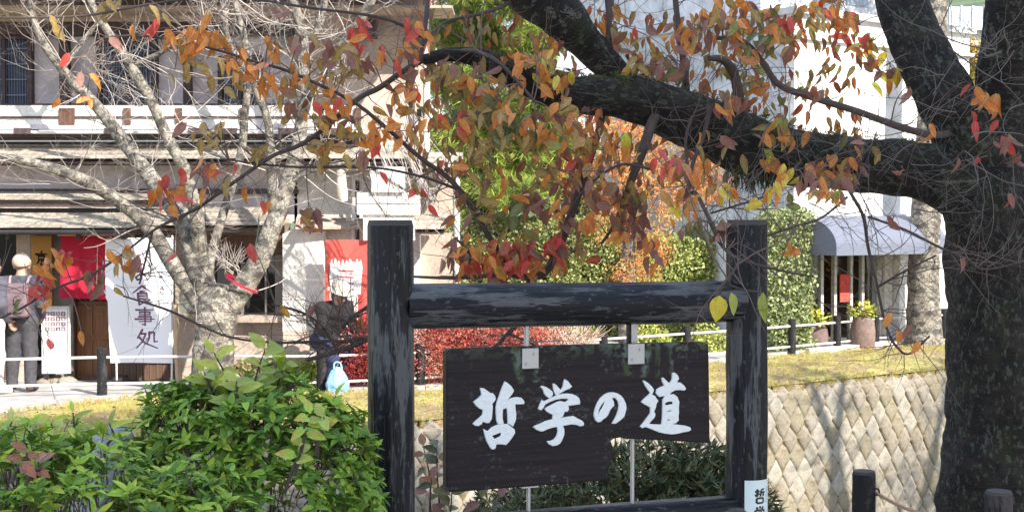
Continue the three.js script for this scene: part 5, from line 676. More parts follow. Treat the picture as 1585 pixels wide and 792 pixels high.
// ---------------------------------------------------------------- big dark cherry on this bank
const R9 = rng(123);
{
  const D = 7.2, base = P(1555, 800, D).setY(0), t = thing('cherry_tree', 'big dark mossy cherry at the right, its long limb crossing above the sign', 'tree', base);
  const samples = [];
  function B(n, list, { D0 = D, m = M.bark, s = true, ...o } = {}) { const q = px(list, D0); const g = put(t, n, tube(q, { rad: 20, seg: 8, bump: .08, bf: 4, ...o }), m); if (s) for (let i = 0; i + 1 < q.length; i++) for (let k = 0; k < 8; k++) samples.push([q[i][0].clone().lerp(q[i + 1][0], k / 8), lerp(q[i][1], q[i + 1][1], k / 8)]); return g; }
  B('trunk', [[1575, 1150, 135], [1562, 950, 112], [1556, 800, 100], [1553, 640, 88], [1552, 500, 82], [1548, 400, 80], [1538, 330, 76], [1530, 270, 60]], { rad: 44, seg: 14, bump: .13, bf: 5, s: false });
  B('limb', [[1545, 345, 62], [1480, 282, 50], [1410, 262, 44], [1330, 256, 42], [1260, 247, 42], [1200, 238, 46], [1150, 222, 46], [1095, 198, 44], [1050, 178, 42, -.1], [1000, 158, 38, -.15], [940, 148, 31, -.2], [860, 142, 25, -.3], [800, 118, 21, -.35], [750, 92, 16, -.4], [700, 84, 11, -.45], [655, 92, 8, -.5]], { rad: 36, seg: 12, bump: .12, bf: 5 });
  B('limb', [[1545, 300, 60], [1502, 225, 52], [1468, 160, 46], [1435, 95, 43, .1], [1405, 30, 40, .2], [1385, -60, 38, .3], [1370, -160, 30, .4]], { rad: 30, seg: 10, bump: .12, bf: 5 });
  B('limb', [[1545, 260, 50], [1556, 170, 46], [1566, 80, 48, -.1], [1580, -20, 46, -.2], [1600, -140, 40, -.3]], { rad: 30, seg: 10, bump: .12, bf: 5, s: false });
  B('limb', [[1010, 170, 26, -.15], [960, 120, 22], [912, 72, 26], [868, 22, 36, -.1], [820, -18, 42, -.1], [760, -70, 40, -.2], [700, -140, 34, -.3]], { rad: 28, seg: 10, bump: .12, bf: 5 });
  // boughs
  const br = (l, o = {}) => B('branch', l.map(([x, y, r, d]) => [x, y, r > 2.2 ? r * .7 : r, d]), { m: M.branch, rad: 10, seg: 7, bump: .07, bf: 12, ...o });
  br([[952, -60, 6, .2], [947, 0, 6, .1], [941, 60, 7], [937, 120, 7], [930, 190, 8, -.2], [905, 270, 9, -.3], [885, 330, 9.5, -.3], [866, 380, 9.5, -.3], [845, 420, 9, -.3], [815, 428, 8, -.2], [790, 424, 7, -.2]]);
  br([[952, 150, 10], [949, 90, 7], [943, 30, 6], [936, -40, 5]]);
  br([[1065, 180, 10], [1062, 130, 8], [1056, 80, 7], [1048, 20, 6.5], [1042, -40, 6]]);
  br([[1045, 150, 13], [1012, 185, 12, -.25], [998, 225, 11, -.3], [984, 262, 9.5, -.3], [966, 310, 7, -.3], [950, 350, 4, -.3], [930, 378, 3, -.3]]);
  br([[1478, 205, 8], [1440, 208, 8, -.4], [1396, 197, 8, -.5], [1330, 173, 7.5, -.5], [1250, 148, 7.5, -.5], [1205, 130, 7, -.5], [1180, 95, 7, -.5], [1150, 64, 6.5, -.5], [1107, 58, 5, -.5]]);
  br([[1152, 190, 14], [1144, 150, 12, -.1], [1135, 110, 11, -.15], [1118, 92, 9, -.2], [1098, 90, 6, -.25]]);
  br([[1100, 165, 6, -.3], [1088, 215, 4.5, -.35], [1072, 255, 4.5, -.4], [1068, 290, 4, -.4]]); br([[1072, 180, 4, -.3], [1062, 215, 3.5, -.35], [1068, 285, 4, -.4]]);
  br([[1068, 290, 5, -.4], [1055, 305, 5, -.4], [1075, 298, 5, -.45], [1090, 322, 4.5, -.5], [1103, 352, 4.2, -.75], [1122, 385, 3.6, -1.25], [1150, 403, 3.2, -1.5], [1182, 412, 2.8, -1.5], [1215, 420, 2, -1.5], [1260, 428, 1.6, -1.4]]);
  br([[1148, 402, 3, -1.5], [1132, 424, 2.6, -1.55], [1120, 440, 2.6, -1.6], [1113, 458, 2, -1.6]]); br([[1122, 438, 2, -1.55], [1150, 448, 1.8, -1.55], [1176, 452, 1.6, -1.55]]);
  // long bare bough to the upper left
  br([[790, 424, 7, -.2], [775, 396, 6.5, -.3], [742, 342, 6.5, -.4], [716, 300, 6.2, -.45], [690, 272, 5.4, -.5], [653, 246, 5, -.55], [600, 200, 4.6, -.6], [552, 161, 4.2, -.7], [500, 134, 3.8, -.8], [440, 108, 3.4, -.8], [400, 97, 3, -.9], [330, 76, 2.6, -.9], [217, 55, 2, -1], [150, 60, 1.4, -1]]);
  br([[706, 292, 3.5, -.5], [662, 276, 3, -.6], [600, 262, 2.6, -.6], [545, 258, 2.2, -.7], [450, 258, 1.9, -.7], [340, 246, 1.4, -.8]]);
  br([[655, 92, 7, -.5], [621, 112, 6.5, -.5], [588, 135, 6.5, -.5], [555, 152, 6, -.6], [500, 200, 5.2, -.6], [460, 226, 5, -.7], [424, 240, 4.4, -.7], [353, 288, 4, -.8], [303, 323, 3.6, -.8], [242, 353, 3, -.9], [190, 392, 2.4, -.9], [140, 425, 2.2, -1], [80, 448, 2, -1], [30, 478, 1.8, -1], [-30, 505, 1.5, -1]]);
  br([[235, 358, 2, -.9], [225, 400, 1.8, -.9], [215, 440, 1.4, -.9]]); br([[660, 60, 5, -.4], [600, 30, 3.6, -.6], [480, 12, 3, -.8], [350, -5, 2.4, -.9], [240, 5, 2, -1], [130, 24, 1.8, -1], [0, 27, 1.5, -1.1], [-40, 26, 1.2, -1.1]]);
  br([[664, -50, 6, -.3], [661, 10, 5.5, -.4], [656, 55, 5, -.45], [650, 92, 4.5, -.5]]); br([[655, 70, 3, -.5], [690, 34, 3.4, -.3], [740, 22, 4, -.3], [780, 8, 5, -.2], [815, -15, 6, -.1]]);
  br([[690, 85, 5, -.4], [730, 78, 5, -.5], [770, 95, 4.5, -.6], [800, 125, 4, -.6], [830, 160, 3, -.6]]);
  br([[780, 424, 6, -.2], [740, 428, 5, -.1], [690, 430, 4, 0], [640, 428, 3, .1]]); br([[716, 424, 3.2, -.1], [728, 396, 2.6, -.2], [705, 368, 2, -.3]]);
  br([[820, 428, 5, -.2], [800, 500, 5.5, -.1], [782, 520, 5, -.1], [766, 536, 4, 0], [745, 545, 3, 0]]); br([[785, 515, 2.5, -.1], [815, 528, 2, -.1], [840, 540, 1.6, -.1]]);
  br([[860, 385, 4, -.3], [900, 300, 3.2, -.5], [960, 255, 3, -.5], [1010, 262, 2, -.5]]);
  // twigs by the cafe and across the trunk
  br([[1300, 270, 4, -.5], [1320, 303, 4, -.6], [1337, 335, 4, -.6], [1344, 380, 3.6, -.6], [1358, 440, 3, -.6], [1366, 480, 2.2, -.6], [1372, 505, 1.5, -.6]]); br([[1312, 305, 3, -.6], [1270, 338, 2.4, -.7], [1225, 352, 2, -.8], [1170, 372, 1.6, -.9]]); br([[1344, 335, 2.6, -.6], [1400, 355, 2.2, -.6], [1460, 385, 2, -.7], [1500, 402, 1.8, -.8], [1520, 416, 1.6, -.8], [1585, 405, 1.2, -.8]]);
  br([[1358, 445, 2, -.6], [1400, 420, 1.6, -.7], [1450, 395, 1.4, -.8]]); br([[1240, 250, 3, -.5], [1190, 300, 2.6, -.7], [1140, 318, 2.4, -.8], [1100, 330, 1.6, -.8]]);
  br([[1372, 505, 3, -.3], [1385, 532, 3, -.4], [1405, 548, 2.4, -.4], [1440, 520, 1.6, -.4]]);
  // dark twiggy bough left of the left post
  br([[640, 500, 8, 0], [600, 515, 7.5, 0], [566, 526, 7, 0], [530, 541, 6, 0], [500, 550, 5, 0], [474, 557, 5, 0]]); br([[560, 528, 4, 0], [500, 528, 3.6, 0], [430, 530, 3, 0], [350, 520, 2.4, 0], [260, 480, 2, 0], [190, 458, 1.5, 0]]); br([[575, 470, 4, -.1], [540, 495, 4, 0], [525, 515, 4, 0]]); br([[520, 540, 3, 0], [498, 505, 2.6, 0], [470, 485, 2.2, 0], [420, 470, 1.6, 0]]);
  const fine = [], pal = [], R = R9;
  for (let i = 0; i < 42; i++) { const p = P(rr(500, 560, R), rr(485, 545, R), D); twig(fine, p, V(rr(-1, .5, R), rr(-.4, 1, R), rr(-.4, .4, R)), rr(.14, .34, R), .0045, 1, R, { wob: .25 }); }
  for (let i = 0; i < 24; i++) { const x = rr(1400, 1600, R), y = rr(40, 330, R); twig(pal, P(x, y, D - rr(.4, 1.4, R)), V(rr(-1, 1, R), rr(-.6, .6, R), rr(-.2, .4, R)), rr(.25, .8, R), rr(.0025, .005, R), 2, R, { n: 7, wob: .38, lift: .05 }); }
  for (let i = 0; i < 30; i++) { const x = rr(1180, 1420, R), y = rr(190, 330, R); twig(pal, P(x, y, D - rr(.3, .8, R)), V(rr(-1, 1, R), rr(-1, .4, R), rr(-.2, .4, R)), rr(.2, .6, R), rr(.002, .004, R), 2, R, { wob: .26, lift: 0 }); }
  // twigs from the boughs
  for (let i = 0; i < 620; i++) { const [p, r] = samples[Math.floor(R() * samples.length)]; const d = rdir(R); d.z *= .6; twig(fine, p.clone().addScaledVector(d, r * .6), d, rr(.12, .5, R), rr(.0018, .004, R), R() < .5 ? 2 : 1, R, { wob: .28, lift: .03, kids: [1, 3] }); }
  // leaf clusters [x, y, number, spread, colours]
  const CL = [[85, 40, 2, 12, 'L'], [100, 88, 1, 2, 'R'], [85, 158, 1, 2, 'O'], [134, 152, 2, 10, 'O'], [180, 62, 1, 2, 'B'], [270, 118, 1, 2, 'L'], [125, 120, 1, 4, 'B'], [150, 118, 1, 4, 'O'], [205, 45, 1, 4, 'O'], [170, 15, 3, 12, 'L'], [250, 22, 2, 20, 'OL'], [285, 62, 5, 22, 'OOL'], [310, 50, 5, 20, 'OO'], [345, 75, 6, 26, 'OOL'], [240, 45, 2, 10, 'R'], [310, 108, 3, 18, 'L'], [350, 118, 4, 22, 'LL'], [365, 110, 3, 16, 'O'], [385, 95, 3, 18, 'O'], [415, 130, 4, 14, 'OO'], [422, 65, 2, 10, 'OL'], [425, 85, 2, 10, 'O'], [430, 15, 2, 14, 'B'], [465, 65, 3, 14, 'BL'], [485, 60, 2, 10, 'L'], [525, 85, 5, 18, 'BBL'], [570, 98, 2, 8, 'B'], [545, 100, 3, 16, 'L'], [520, 125, 2, 10, 'L'], [515, 160, 5, 20, 'OOR'], [525, 185, 5, 20, 'BOL'], [545, 198, 4, 16, 'BL'], [440, 180, 1, 3, 'L'], [472, 178, 1, 3, 'O'], [498, 180, 3, 12, 'LB'], [320, 208, 4, 18, 'LL'], [340, 195, 1, 4, 'L'], [275, 198, 1, 3, 'B'], [262, 300, 7, 22, 'OOR'], [305, 275, 5, 22, 'ROB'], [500, 238, 5, 20, 'LLO'], [552, 245, 3, 14, 'LB'], [590, 205, 6, 24, 'ORO'], [575, 218, 3, 14, 'RO'], [595, 270, 1, 2, 'R'], [640, 288, 2, 8, 'RL'], [654, 296, 1, 2, 'R'], [672, 322, 1, 2, 'R'], [682, 256, 1, 2, 'R'], [712, 252, 2, 10, 'O'], [355, 258, 2, 10, 'R'], [375, 298, 1, 2, 'O'], [398, 235, 3, 12, 'L'], [410, 315, 2, 8, 'RO'], [478, 338, 5, 14, 'BBO'], [390, 388, 1, 2, 'R'], [345, 288, 2, 10, 'L'], [190, 405, 6, 18, 'OLO'], [215, 410, 2, 8, 'B'], [182, 450, 1, 3, 'L'], [95, 402, 3, 12, 'RO'], [75, 418, 3, 14, 'O'], [62, 445, 4, 14, 'R'], [145, 438, 3, 12, 'B'], [266, 395, 1, 2, 'R'], [70, 470, 2, 8, 'RO'], [75, 525, 1, 3, 'R'], [125, 520, 1, 3, 'O'],
    [640, 60, 4, 22, 'OR'], [648, 148, 2, 8, 'RO'], [630, 150, 2, 8, 'O'], [632, 100, 4, 18, 'BRB'], [600, 90, 3, 18, 'RO'], [665, 110, 4, 18, 'BO'], [690, 115, 8, 24, 'OLB'], [740, 130, 10, 30, 'LOB'], [712, 150, 6, 22, 'LGL'], [760, 165, 8, 26, 'LGO'], [745, 195, 8, 28, 'LGL'], [700, 195, 4, 20, 'RO'], [790, 200, 8, 28, 'LOG'], [720, 220, 4, 22, 'OL'], [750, 240, 5, 20, 'GL'], [745, 290, 2, 8, 'L'], [755, 340, 2, 8, 'L'], [700, 372, 2, 6, 'B'], [712, 385, 2, 8, 'BO'], [722, 368, 1, 4, 'O'], [735, 405, 6, 16, 'BOR'], [700, 410, 4, 20, 'BO'], [780, 385, 6, 24, 'ORL'], [850, 400, 5, 22, 'ROB'], [890, 400, 4, 22, 'LO'], [720, 330, 4, 26, 'LBO'], [790, 330, 5, 28, 'LOG'], [830, 290, 5, 26, 'LBO'], [760, 290, 4, 24, 'LO'], [880, 330, 5, 24, 'OB'], [1010, 400, 3, 20, 'OB'], [1060, 320, 5, 24, 'OLY'], [1100, 280, 5, 24, 'LO'], [450, 140, 5, 26, 'LB'], [480, 110, 4, 22, 'LO'], [610, 150, 5, 24, 'LBO'], [650, 190, 4, 24, 'LO'], [560, 60, 4, 24, 'RO'], [750, 390, 5, 16, 'O'], [775, 405, 6, 16, 'RO'], [760, 420, 6, 20, 'BR'], [800, 400, 7, 16, 'RR'], [820, 412, 5, 14, 'O'], [822, 385, 3, 10, 'RB'], [858, 378, 4, 12, 'R'], [868, 408, 2, 8, 'R'], [812, 365, 3, 12, 'GL'], [840, 335, 2, 8, 'B'], [832, 318, 3, 14, 'RB'], [870, 285, 2, 8, 'R'], [845, 270, 3, 16, 'L'],
    [800, 110, 8, 30, 'LOO'], [850, 110, 9, 28, 'OLY'], [845, 60, 4, 20, 'BO'], [880, 140, 9, 28, 'OYB'], [860, 190, 11, 32, 'LOB'], [830, 225, 6, 24, 'LO'], [905, 180, 7, 24, 'OB'], [920, 220, 7, 26, 'LO'], [905, 270, 6, 24, 'OBL'], [955, 235, 7, 22, 'OYO'], [935, 300, 8, 22, 'OB'], [975, 300, 8, 20, 'BBL'], [990, 330, 6, 18, 'B'], [968, 350, 6, 20, 'OB'], [915, 345, 4, 12, 'O'], [918, 398, 1, 2, 'R'], [1000, 370, 4, 14, 'OB'], [890, 245, 5, 20, 'RB'], [925, 25, 3, 16, 'OR'], [960, 20, 2, 10, 'L'], [984, 50, 1, 2, 'R'], [1005, 48, 2, 10, 'B'], [960, 70, 4, 18, 'BO'], [1000, 110, 8, 28, 'LBO'], [1030, 105, 7, 24, 'LGB'], [1055, 55, 5, 22, 'BO'], [1085, 50, 8, 26, 'LBO'], [1120, 35, 10, 30, 'LOB'], [1165, 60, 9, 30, 'LGO'], [1150, 110, 6, 22, 'LG'], [1190, 35, 6, 24, 'LGG'], [1160, 15, 6, 26, 'BO'], [1225, 45, 7, 24, 'OLR'], [1250, 20, 5, 20, 'OL'], [1290, 18, 7, 26, 'OR'], [1205, 60, 5, 22, 'BL'], [1320, 50, 5, 20, 'OR'], [1345, 75, 6, 20, 'OYL'], [1370, 110, 7, 22, 'YOB'], [1237, 138, 1, 2, 'G'], [1170, 135, 4, 16, 'O'], [1190, 195, 4, 18, 'LO'], [1130, 165, 5, 18, 'BO'], [1260, 150, 2, 8, 'B'], [1230, 205, 4, 16, 'LO'], [1330, 210, 2, 8, 'BL'], [1310, 215, 2, 8, 'G'],
    [1493, 135, 1, 2, 'R'], [1520, 150, 3, 10, 'O'], [1535, 165, 3, 12, 'O'], [1482, 252, 1, 2, 'B'], [1518, 243, 1, 2, 'R'], [1562, 220, 3, 12, 'BR'], [1575, 250, 2, 8, 'B'], [1540, 192, 1, 2, 'R'], [1505, 190, 2, 14, 'RO'], [1450, 205, 2, 14, 'BO'], [1340, 240, 3, 18, 'OBL'], [1180, 250, 3, 20, 'OLY'], [1110, 225, 4, 22, 'LBO'], [1290, 290, 5, 20, 'OLB'], [1570, 300, 2, 10, 'BR'], [1396, 266, 1, 2, 'R'], [1400, 145, 2, 8, 'B'], [1270, 272, 8, 22, 'OBL'], [1290, 262, 5, 18, 'O'], [1245, 285, 4, 14, 'BL'], [1215, 275, 3, 12, 'OY'], [1320, 265, 4, 16, 'BL'], [1385, 342, 2, 6, 'B'], [1200, 300, 3, 12, 'OY'], [1225, 310, 2, 8, 'G'], [1140, 300, 2, 8, 'O'], [1122, 300, 3, 10, 'YG'], [1165, 312, 2, 6, 'Y'], [1105, 350, 4, 14, 'GB'], [1075, 355, 3, 12, 'GL'], [1055, 362, 2, 8, 'B'], [1220, 380, 2, 10, 'O'], [1030, 250, 4, 16, 'RO'], [1080, 265, 3, 14, 'O'],
    [1492, 410, 1, 2, 'B'], [1374, 492, 1, 2, 'O'], [1405, 510, 1, 2, 'B'], [1394, 522, 1, 2, 'O'], [1418, 535, 1, 2, 'O'], [560, 500, 2, 6, 'O'], [440, 480, 1, 2, 'O'], [480, 478, 1, 2, 'B'], [20, 470, 2, 10, 'G']];
  const bigYellow = leafMat(.5, .4, .03, .25, .5), bigGreen = leafMat(.3, .33, .06, .3, .5); bigYellow.map = bigGreen.map = azTex;
  const LG = [0, 1, 2, 3, 4, 5].map((i) => leafGeo(1, [.52, .46, .55, .5, .42, .58][i], [.25, .45, .15, .6, .8, .3][i], [.15, .35, -.1, .5, .7, .2][i], 6, 1, [0, .2, -.2, .4, -.5, .1][i]));
  const leaves = [];
  const leaf = (c, len, kind, dir, face) => leaves.push([c.clone().addScaledVector(dir, -len / 2), orient(dir, face), len, kind]);
  for (const [x, y, n, sp, cols] of CL) {
    const ref = P(x, y, 6.4); let best = null, bd = 1e9; for (const s of samples) { const k = s[0], q = P(x, y, -k.z), d = q.distanceTo(k); if (d < bd) { bd = d; best = s; } }
    const dep = -best[0].z + rr(-.16, .1, R) - (x > 1380 ? .62 : y > 140 && x > 1000 ? .34 : .05), c = P(x, y - 8, dep); const mid = best[0].clone().lerp(c, .5).add(V(0, .15 * bd, rr(-.05, .05, R)));
    fine.push(tube([[best[0].clone(), .0035], [mid, .0028], [c, .0018]], { rad: 4, seg: 4, cap: false }));
    const nn = n < 3 ? n : Math.round(n * 2.1); for (let i = 0; i < nn; i++) { const a = rr(0, 6.28, R), q = Math.sqrt(R()) * sp * (n < 3 ? 1 : 1.35), w = P(x + Math.cos(a) * q, y + Math.sin(a) * q * .85 + 4, dep + rr(-.1, .12, R)); const kind = cols[Math.floor(R() * cols.length)], len = rr(22, 35, R) * dep / F;
      const dir = V(rr(-.8, .8, R), -1 + rr(-.1, .5, R), rr(-.5, .5, R)).normalize(); if (R() < .14) dir.set(rr(-1, 1, R), rr(-.3, .5, R), rr(-.6, .6, R)).normalize(); const face = V(rr(-.75, .75, R), rr(-.1, .6, R), (R() < .75 ? 1 : -1) * rr(.45, 1, R)); leaf(w, len, kind, dir, face);
      const bp = w.clone().addScaledVector(dir, -len / 2), tt = c.clone().lerp(mid, rr(0, .35, R)); fine.push(tube([[tt, .0016], [tt.clone().lerp(bp, .5).add(V(0, .012, 0)), .0013], [bp, .0012]], { rad: 3, seg: 2, cap: false })); }
  }
  const big3 = [[1114, 457, 5.52, .108, 1.35, 0, V(-.12, -1, .1), V(.05, .25, 1)], [1132, 452, 5.56, .098, 1.0, 1, V(.2, -1, 0), V(.55, .2, 1)], [1182, 452, 5.6, .128, .9, 1, V(-.02, -1, .05), V(-.75, .1, .6)]];
  // background sprinkle of smaller, further leaves among the boughs
  const far = []; for (let i = 0; i < 1000; i++) { const u = R(), x = lerp(630, 1330, u), y = 10 + 300 * R() * (1 - .5 * Math.abs(u - .4)); if (R() < .3) continue; far.push([P(x, y, rr(7.2, 8.6, R)), orient(V(rr(-.8, .8, R), -1, rr(-.5, .5, R)), V(rr(-.9, .9, R), rr(0, .6, R), 1)), rr(.06, .095, R), vary(R, [[.66, .24, .06], [.6, .38, .09], [.5, .14, .06], [.36, .24, .08], [.42, .34, .09]])]); }
  leaves.sort((a, b) => b[2] - a[2]); const pos0 = t.position; const byKind = {};
  for (const [x, y, d, len, wd, k, dir, fc] of big3) { const o = mesh('leaf', LG[k ? 0 : 5], k ? bigGreen : bigYellow, t); o.position.copy(P(x, y, d)).sub(pos0); o.quaternion.copy(orient(dir.normalize(), fc)); o.scale.set(len * wd, len, len); }
  leaves.forEach(([p, q, l, k], i) => { const ms = M.leaf[k], m = ms[Math.floor(R() * ms.length)], g = Math.floor(R() * 6); if (i < 297) { const o = mesh('leaf', LG[g], m, t); o.position.copy(p).sub(pos0); o.quaternion.copy(q); o.scale.setScalar(l); } else (byKind[k + g % 2] ??= []).push([p, q, l]); });
  for (const [k, it] of Object.entries(byKind)) many(t, 'leaves', LG[k[1] === '0' ? 0 : 3], M.leaf[k[0]][0], it); many(t, 'leaves', LG[1], new THREE.MeshPhysicalMaterial({ map: leafTex, roughness: .6, transmission: .35, thickness: 0, side: THREE.DoubleSide }), far);
  put(t, 'twigs', fine, M.twig).userData.kind = 'stuff'; put(t, 'twigs', pal, std({ color: C(.13, .112, .105), roughness: .8 })).userData.kind = 'stuff';
  // ferns and moss hanging from the limb
  const fern = [], it = []; for (let i = 0; i < 190; i++) { const x = rr(1125, 1215, R), p = P(x, rr(250, 275, R), D - rr(0, .1, R)); it.push([p, orient(V(rr(-.3, .3, R), -1, rr(-.2, .4, R)), rdir(R)), rr(.6, 1.2, R), C(...[[.06, .08, .025], [.09, .09, .03], [.04, .05, .02]][i % 3])]); } many(t, 'moss', leafGeo(.1, .012, .2, .2, 3), std({ roughness: 1, side: THREE.DoubleSide }), it);
  const ms = []; for (let i = 0; i < 420; i++) { const g = R(), s = samples[Math.floor(R() * 140)]; if (s[1] < .05) continue; const d = V(rr(-.6, .6, R), rr(.2, 1, R), rr(-.3, .8, R)).normalize(); ms.push([s[0].clone().addScaledVector(d, s[1] * .98), orient(d, rdir(R)), rr(.5, 1.2, R), C(...[[.06, .075, .022], [.10, .10, .03], [.045, .055, .02]][i % 3])]); } many(t, 'moss', tuft(200, 10, .02, .03, .006, { n: 2, up: true }), std({ roughness: 1, side: THREE.DoubleSide }), ms);
}
// ---------------------------------------------------------------- azaleas and other plants in front
function azalea(label, c, r, n, seed, { gap = 0, cols = [0, 1, 2, 3], size = .04, bright = 0 } = {}) {
  const R = rng(seed), t = thing('azalea_bush', label, 'bush', V(c.x, 0, c.z)), items = [], tw = [];
  for (let i = 0; i < n; i++) {
    const d = rdir(R); if (d.z < -.45 && R() < .6) continue; if (d.y < -.5) continue;
    const e = Math.pow(Math.pow(Math.abs(d.x), 2.6) + Math.pow(Math.abs(d.y), 2.6) + Math.pow(Math.abs(d.z), 2.6), -1 / 2.6), bump = 1 + .32 * fbm3(d.x * 2.1 + seed, d.y * 2.1, d.z * 2.1, 3), q = e * bump * (R() < .72 ? rr(.9, 1.02, R) : rr(.55, .9, R));
    const p = V(c.x + d.x * r.x * q, c.y + d.y * r.y * q, c.z + d.z * r.z * q); if (gap && fbm3(p.x * 4 + seed, p.y * 5, p.z * 4, 2) < -.06 - (p.y > c.y + r.y * .45 ? .25 : 0)) continue;
    const ax = d.clone().multiplyScalar(.8).add(V(0, .75, 0)).add(rdir(R).multiplyScalar(.45)).normalize(), k = 5 + Math.floor(R() * 4), a0 = R() * 6.28, x = V(0, 0, 0).crossVectors(ax, rdir(R)).normalize(), y = V(0, 0, 0).crossVectors(ax, x);
    const young = R() < .22 + bright;
    for (let j = 0; j < k; j++) { const a = a0 + j * 2.4, rad = x.clone().multiplyScalar(Math.cos(a)).addScaledVector(y, Math.sin(a)), up = rr(.05, .9, R), dir = rad.clone().multiplyScalar(1).addScaledVector(ax, up), fc = ax.clone().addScaledVector(rad, -up * .6).add(rdir(R).multiplyScalar(.3)); items.push([p.clone().addScaledVector(ax, -.012 * j / k), orient(dir, fc), size * rr(.65, 1.25, R) * (young && j < 3 ? .8 : 1), young ? 3 + (R() < .3 ? 1 : 0) : cols[Math.floor(R() * cols.length)]]); }
    if (R() < .8) tw.push(tube([[p.clone(), .0018], [p.clone().addScaledVector(ax, -.05).add(rdir(R).multiplyScalar(.01)), .0022], [p.clone().addScaledVector(ax, -.11).add(rdir(R).multiplyScalar(.03)), .003]], { rad: 3, seg: 2, cap: false }));
  }
  for (let i = 0; i < 6; i++) { const a = rr(0, 6.28, R), e = V(c.x + Math.cos(a) * r.x * .6 * R(), c.y + r.y * .3, c.z + Math.sin(a) * r.z * .6 * R()); tw.push(tube([[V(c.x + rr(-.1, .1, R), 0, c.z + rr(-.1, .1, R)), .012], [V(lerp(c.x, e.x, .5), c.y * .6, lerp(c.z, e.z, .5)), .009], [e, .004]], { rad: 5, seg: 3, cap: false })); }
  const G = [0, 1, 2, 3].map((i) => leafGeo(1, [.42, .48, .38, .5][i], [.25, .4, .15, .3][i], [.15, .3, -.1, .45][i], 4, .4)), face = (o) => o[0].clone().sub(c).divide(r);
  items.sort((a, b) => { const fa = face(a), fb_ = face(b); return (fb_.z + fb_.y * .4) - (fa.z + fa.y * .4); });
  const by = {}; items.forEach(([p, q, s, k], i) => { const g = i % 4; if (i < 300) { const o = mesh('leaf', G[g], M.azalea[k], t); o.position.copy(p).sub(t.position); o.quaternion.copy(q); o.scale.setScalar(s); } else (by[k + '_' + (i % 4)] ??= []).push([p, q, s]); });
  for (const [k, it] of Object.entries(by)) many(t, 'leaves', G[+k.split('_')[1]], M.azalea[+k.split('_')[0]], it); put(t, 'twigs', tw, M.twig).userData.kind = 'stuff'; return t;
}
azalea('tall dense green azalea bush against the left sign post', P(395, 760, 5.0).setY(.88), V(.455, .55, .36), 2500, 300, { gap: 1, size: .052 });
azalea('low bright azalea bush filling the bottom left corner', P(60, 800, 4.1).setY(.80), V(.44, .55, .42), 1900, 301, { size: .052, bright: .4 });
azalea('low azalea between the corner bush and the tall azalea', P(285, 850, 4.3).setY(.72), V(.28, .5, .36), 1000, 302, { size: .05, bright: .1 });
azalea('low thin azalea behind the granite boulder at the left edge', P(60, 690, 5.6).setY(.85), V(.52, .33, .3), 750, 303, { size: .045, bright: .5, gap: 1 });
{ // boulder
  const c = P(172, 725, 5.3), t = thing('boulder', 'bluish granite boulder between the azalea bushes', 'boulder', V(c.x, 0, c.z)), g = new THREE.IcosahedronGeometry(1, 12), p = g.attributes.position; const top = P(172, 655, 5.3).y; for (let i = 0; i < p.count; i++) { const x = p.getX(i), y = p.getY(i), z = p.getZ(i), n = 1 + .22 * fbm3(x * 1.4 + 3, y * 1.4, z * 1.4, 3) + .05 * fbm3(x * 7, y * 7, z * 7, 3); p.setXYZ(i, x * n * .145, y * n * .42 * (y > 0 ? .9 : 1), z * n * .2); } g.deleteAttribute('normal'); const m = mergeVertices(g, 1e-4); m.computeVertexNormals(); m.computeBoundingBox(); m.translate(c.x, top - m.boundingBox.max.y, c.z); const u = m.attributes.uv, q = m.attributes.position; for (let i = 0; i < u.count; i++) u.setXY(i, q.getX(i) * 4, q.getY(i) * 4); put(t, 'rock', m, M.granite);
}
// sprigs: upright shoots with bigger leaves
function sprig(name, label, cat, stems, mats, { size = .06, w = .5, D, n = 7, down = .2, group } = {}, seed = 1) {
  const R = rng(seed), b = P(stems[0][0], 900, D), t = thing(name, label, cat, b.clone().setY(0), group), g = leafGeo(1, w, .3, .3, 5, .6);
  for (const [x0, y0, x1, y1, dd = 0] of stems) { const a = P(x0, y0, D + dd), e = P(x1, y1, D + dd), m = a.clone().lerp(e, .5).add(rdir(R).multiplyScalar(.02)); put(t, 'stem', tube([[a.clone().lerp(e, -1.4), .006], [a, .005], [m, .004], [e, .0022]], { rad: 6, seg: 4 }), M.branch);
    for (let i = 0; i < n; i++) { const f = lerp(.25, 1.0, i / (n - 1)), p = a.clone().lerp(e, f), an = i * 2.4 + R(), d = V(Math.cos(an), rr(-down, .7, R) + (i === n - 1 ? 1 : 0), Math.sin(an) * .8); const o = mesh('leaf', g, mats[Math.floor(R() * mats.length)], t); o.position.copy(p).sub(t.position); o.quaternion.copy(orient(d, V(rr(-.4, .4, R), .7, .9))); o.scale.setScalar(size * rr(.7, 1.2, R)); } }
  return t;
}
sprig('sapling', 'yellow-green sapling with broad leaves rising above the tall azalea', 'sapling', [[360, 640, 330, 545], [385, 640, 410, 540], [395, 640, 420, 585, .1], [370, 640, 365, 590, -.1], [400, 650, 440, 560, .1], [345, 640, 315, 575]], M.young, { size: .088, w: .55, D: 4.9, n: 10 }, 411);
sprig('shoot', 'single fresh green shoot sticking up beside the left sign post', 'shoot', [[518, 660, 519, 612]], [M.azalea[3], M.azalea[4]], { size: .055, w: .35, D: 4.9, n: 9 }, 412);
sprig('shoot', 'pair of green shoots standing above the low azalea by the boulder', 'shoot', [[104, 690, 112, 638], [164, 690, 168, 655]], [M.azalea[3], M.azalea[4], M.young[0]], { size: .07, w: .3, D: 4.6, n: 8 }, 413);
sprig('shoot', 'small green shoot on the left shoulder of the tall azalea', 'shoot', [[222, 640, 224, 603]], [M.azalea[1], M.azalea[3]], { size: .05, w: .3, D: 5.0, n: 8 }, 414);
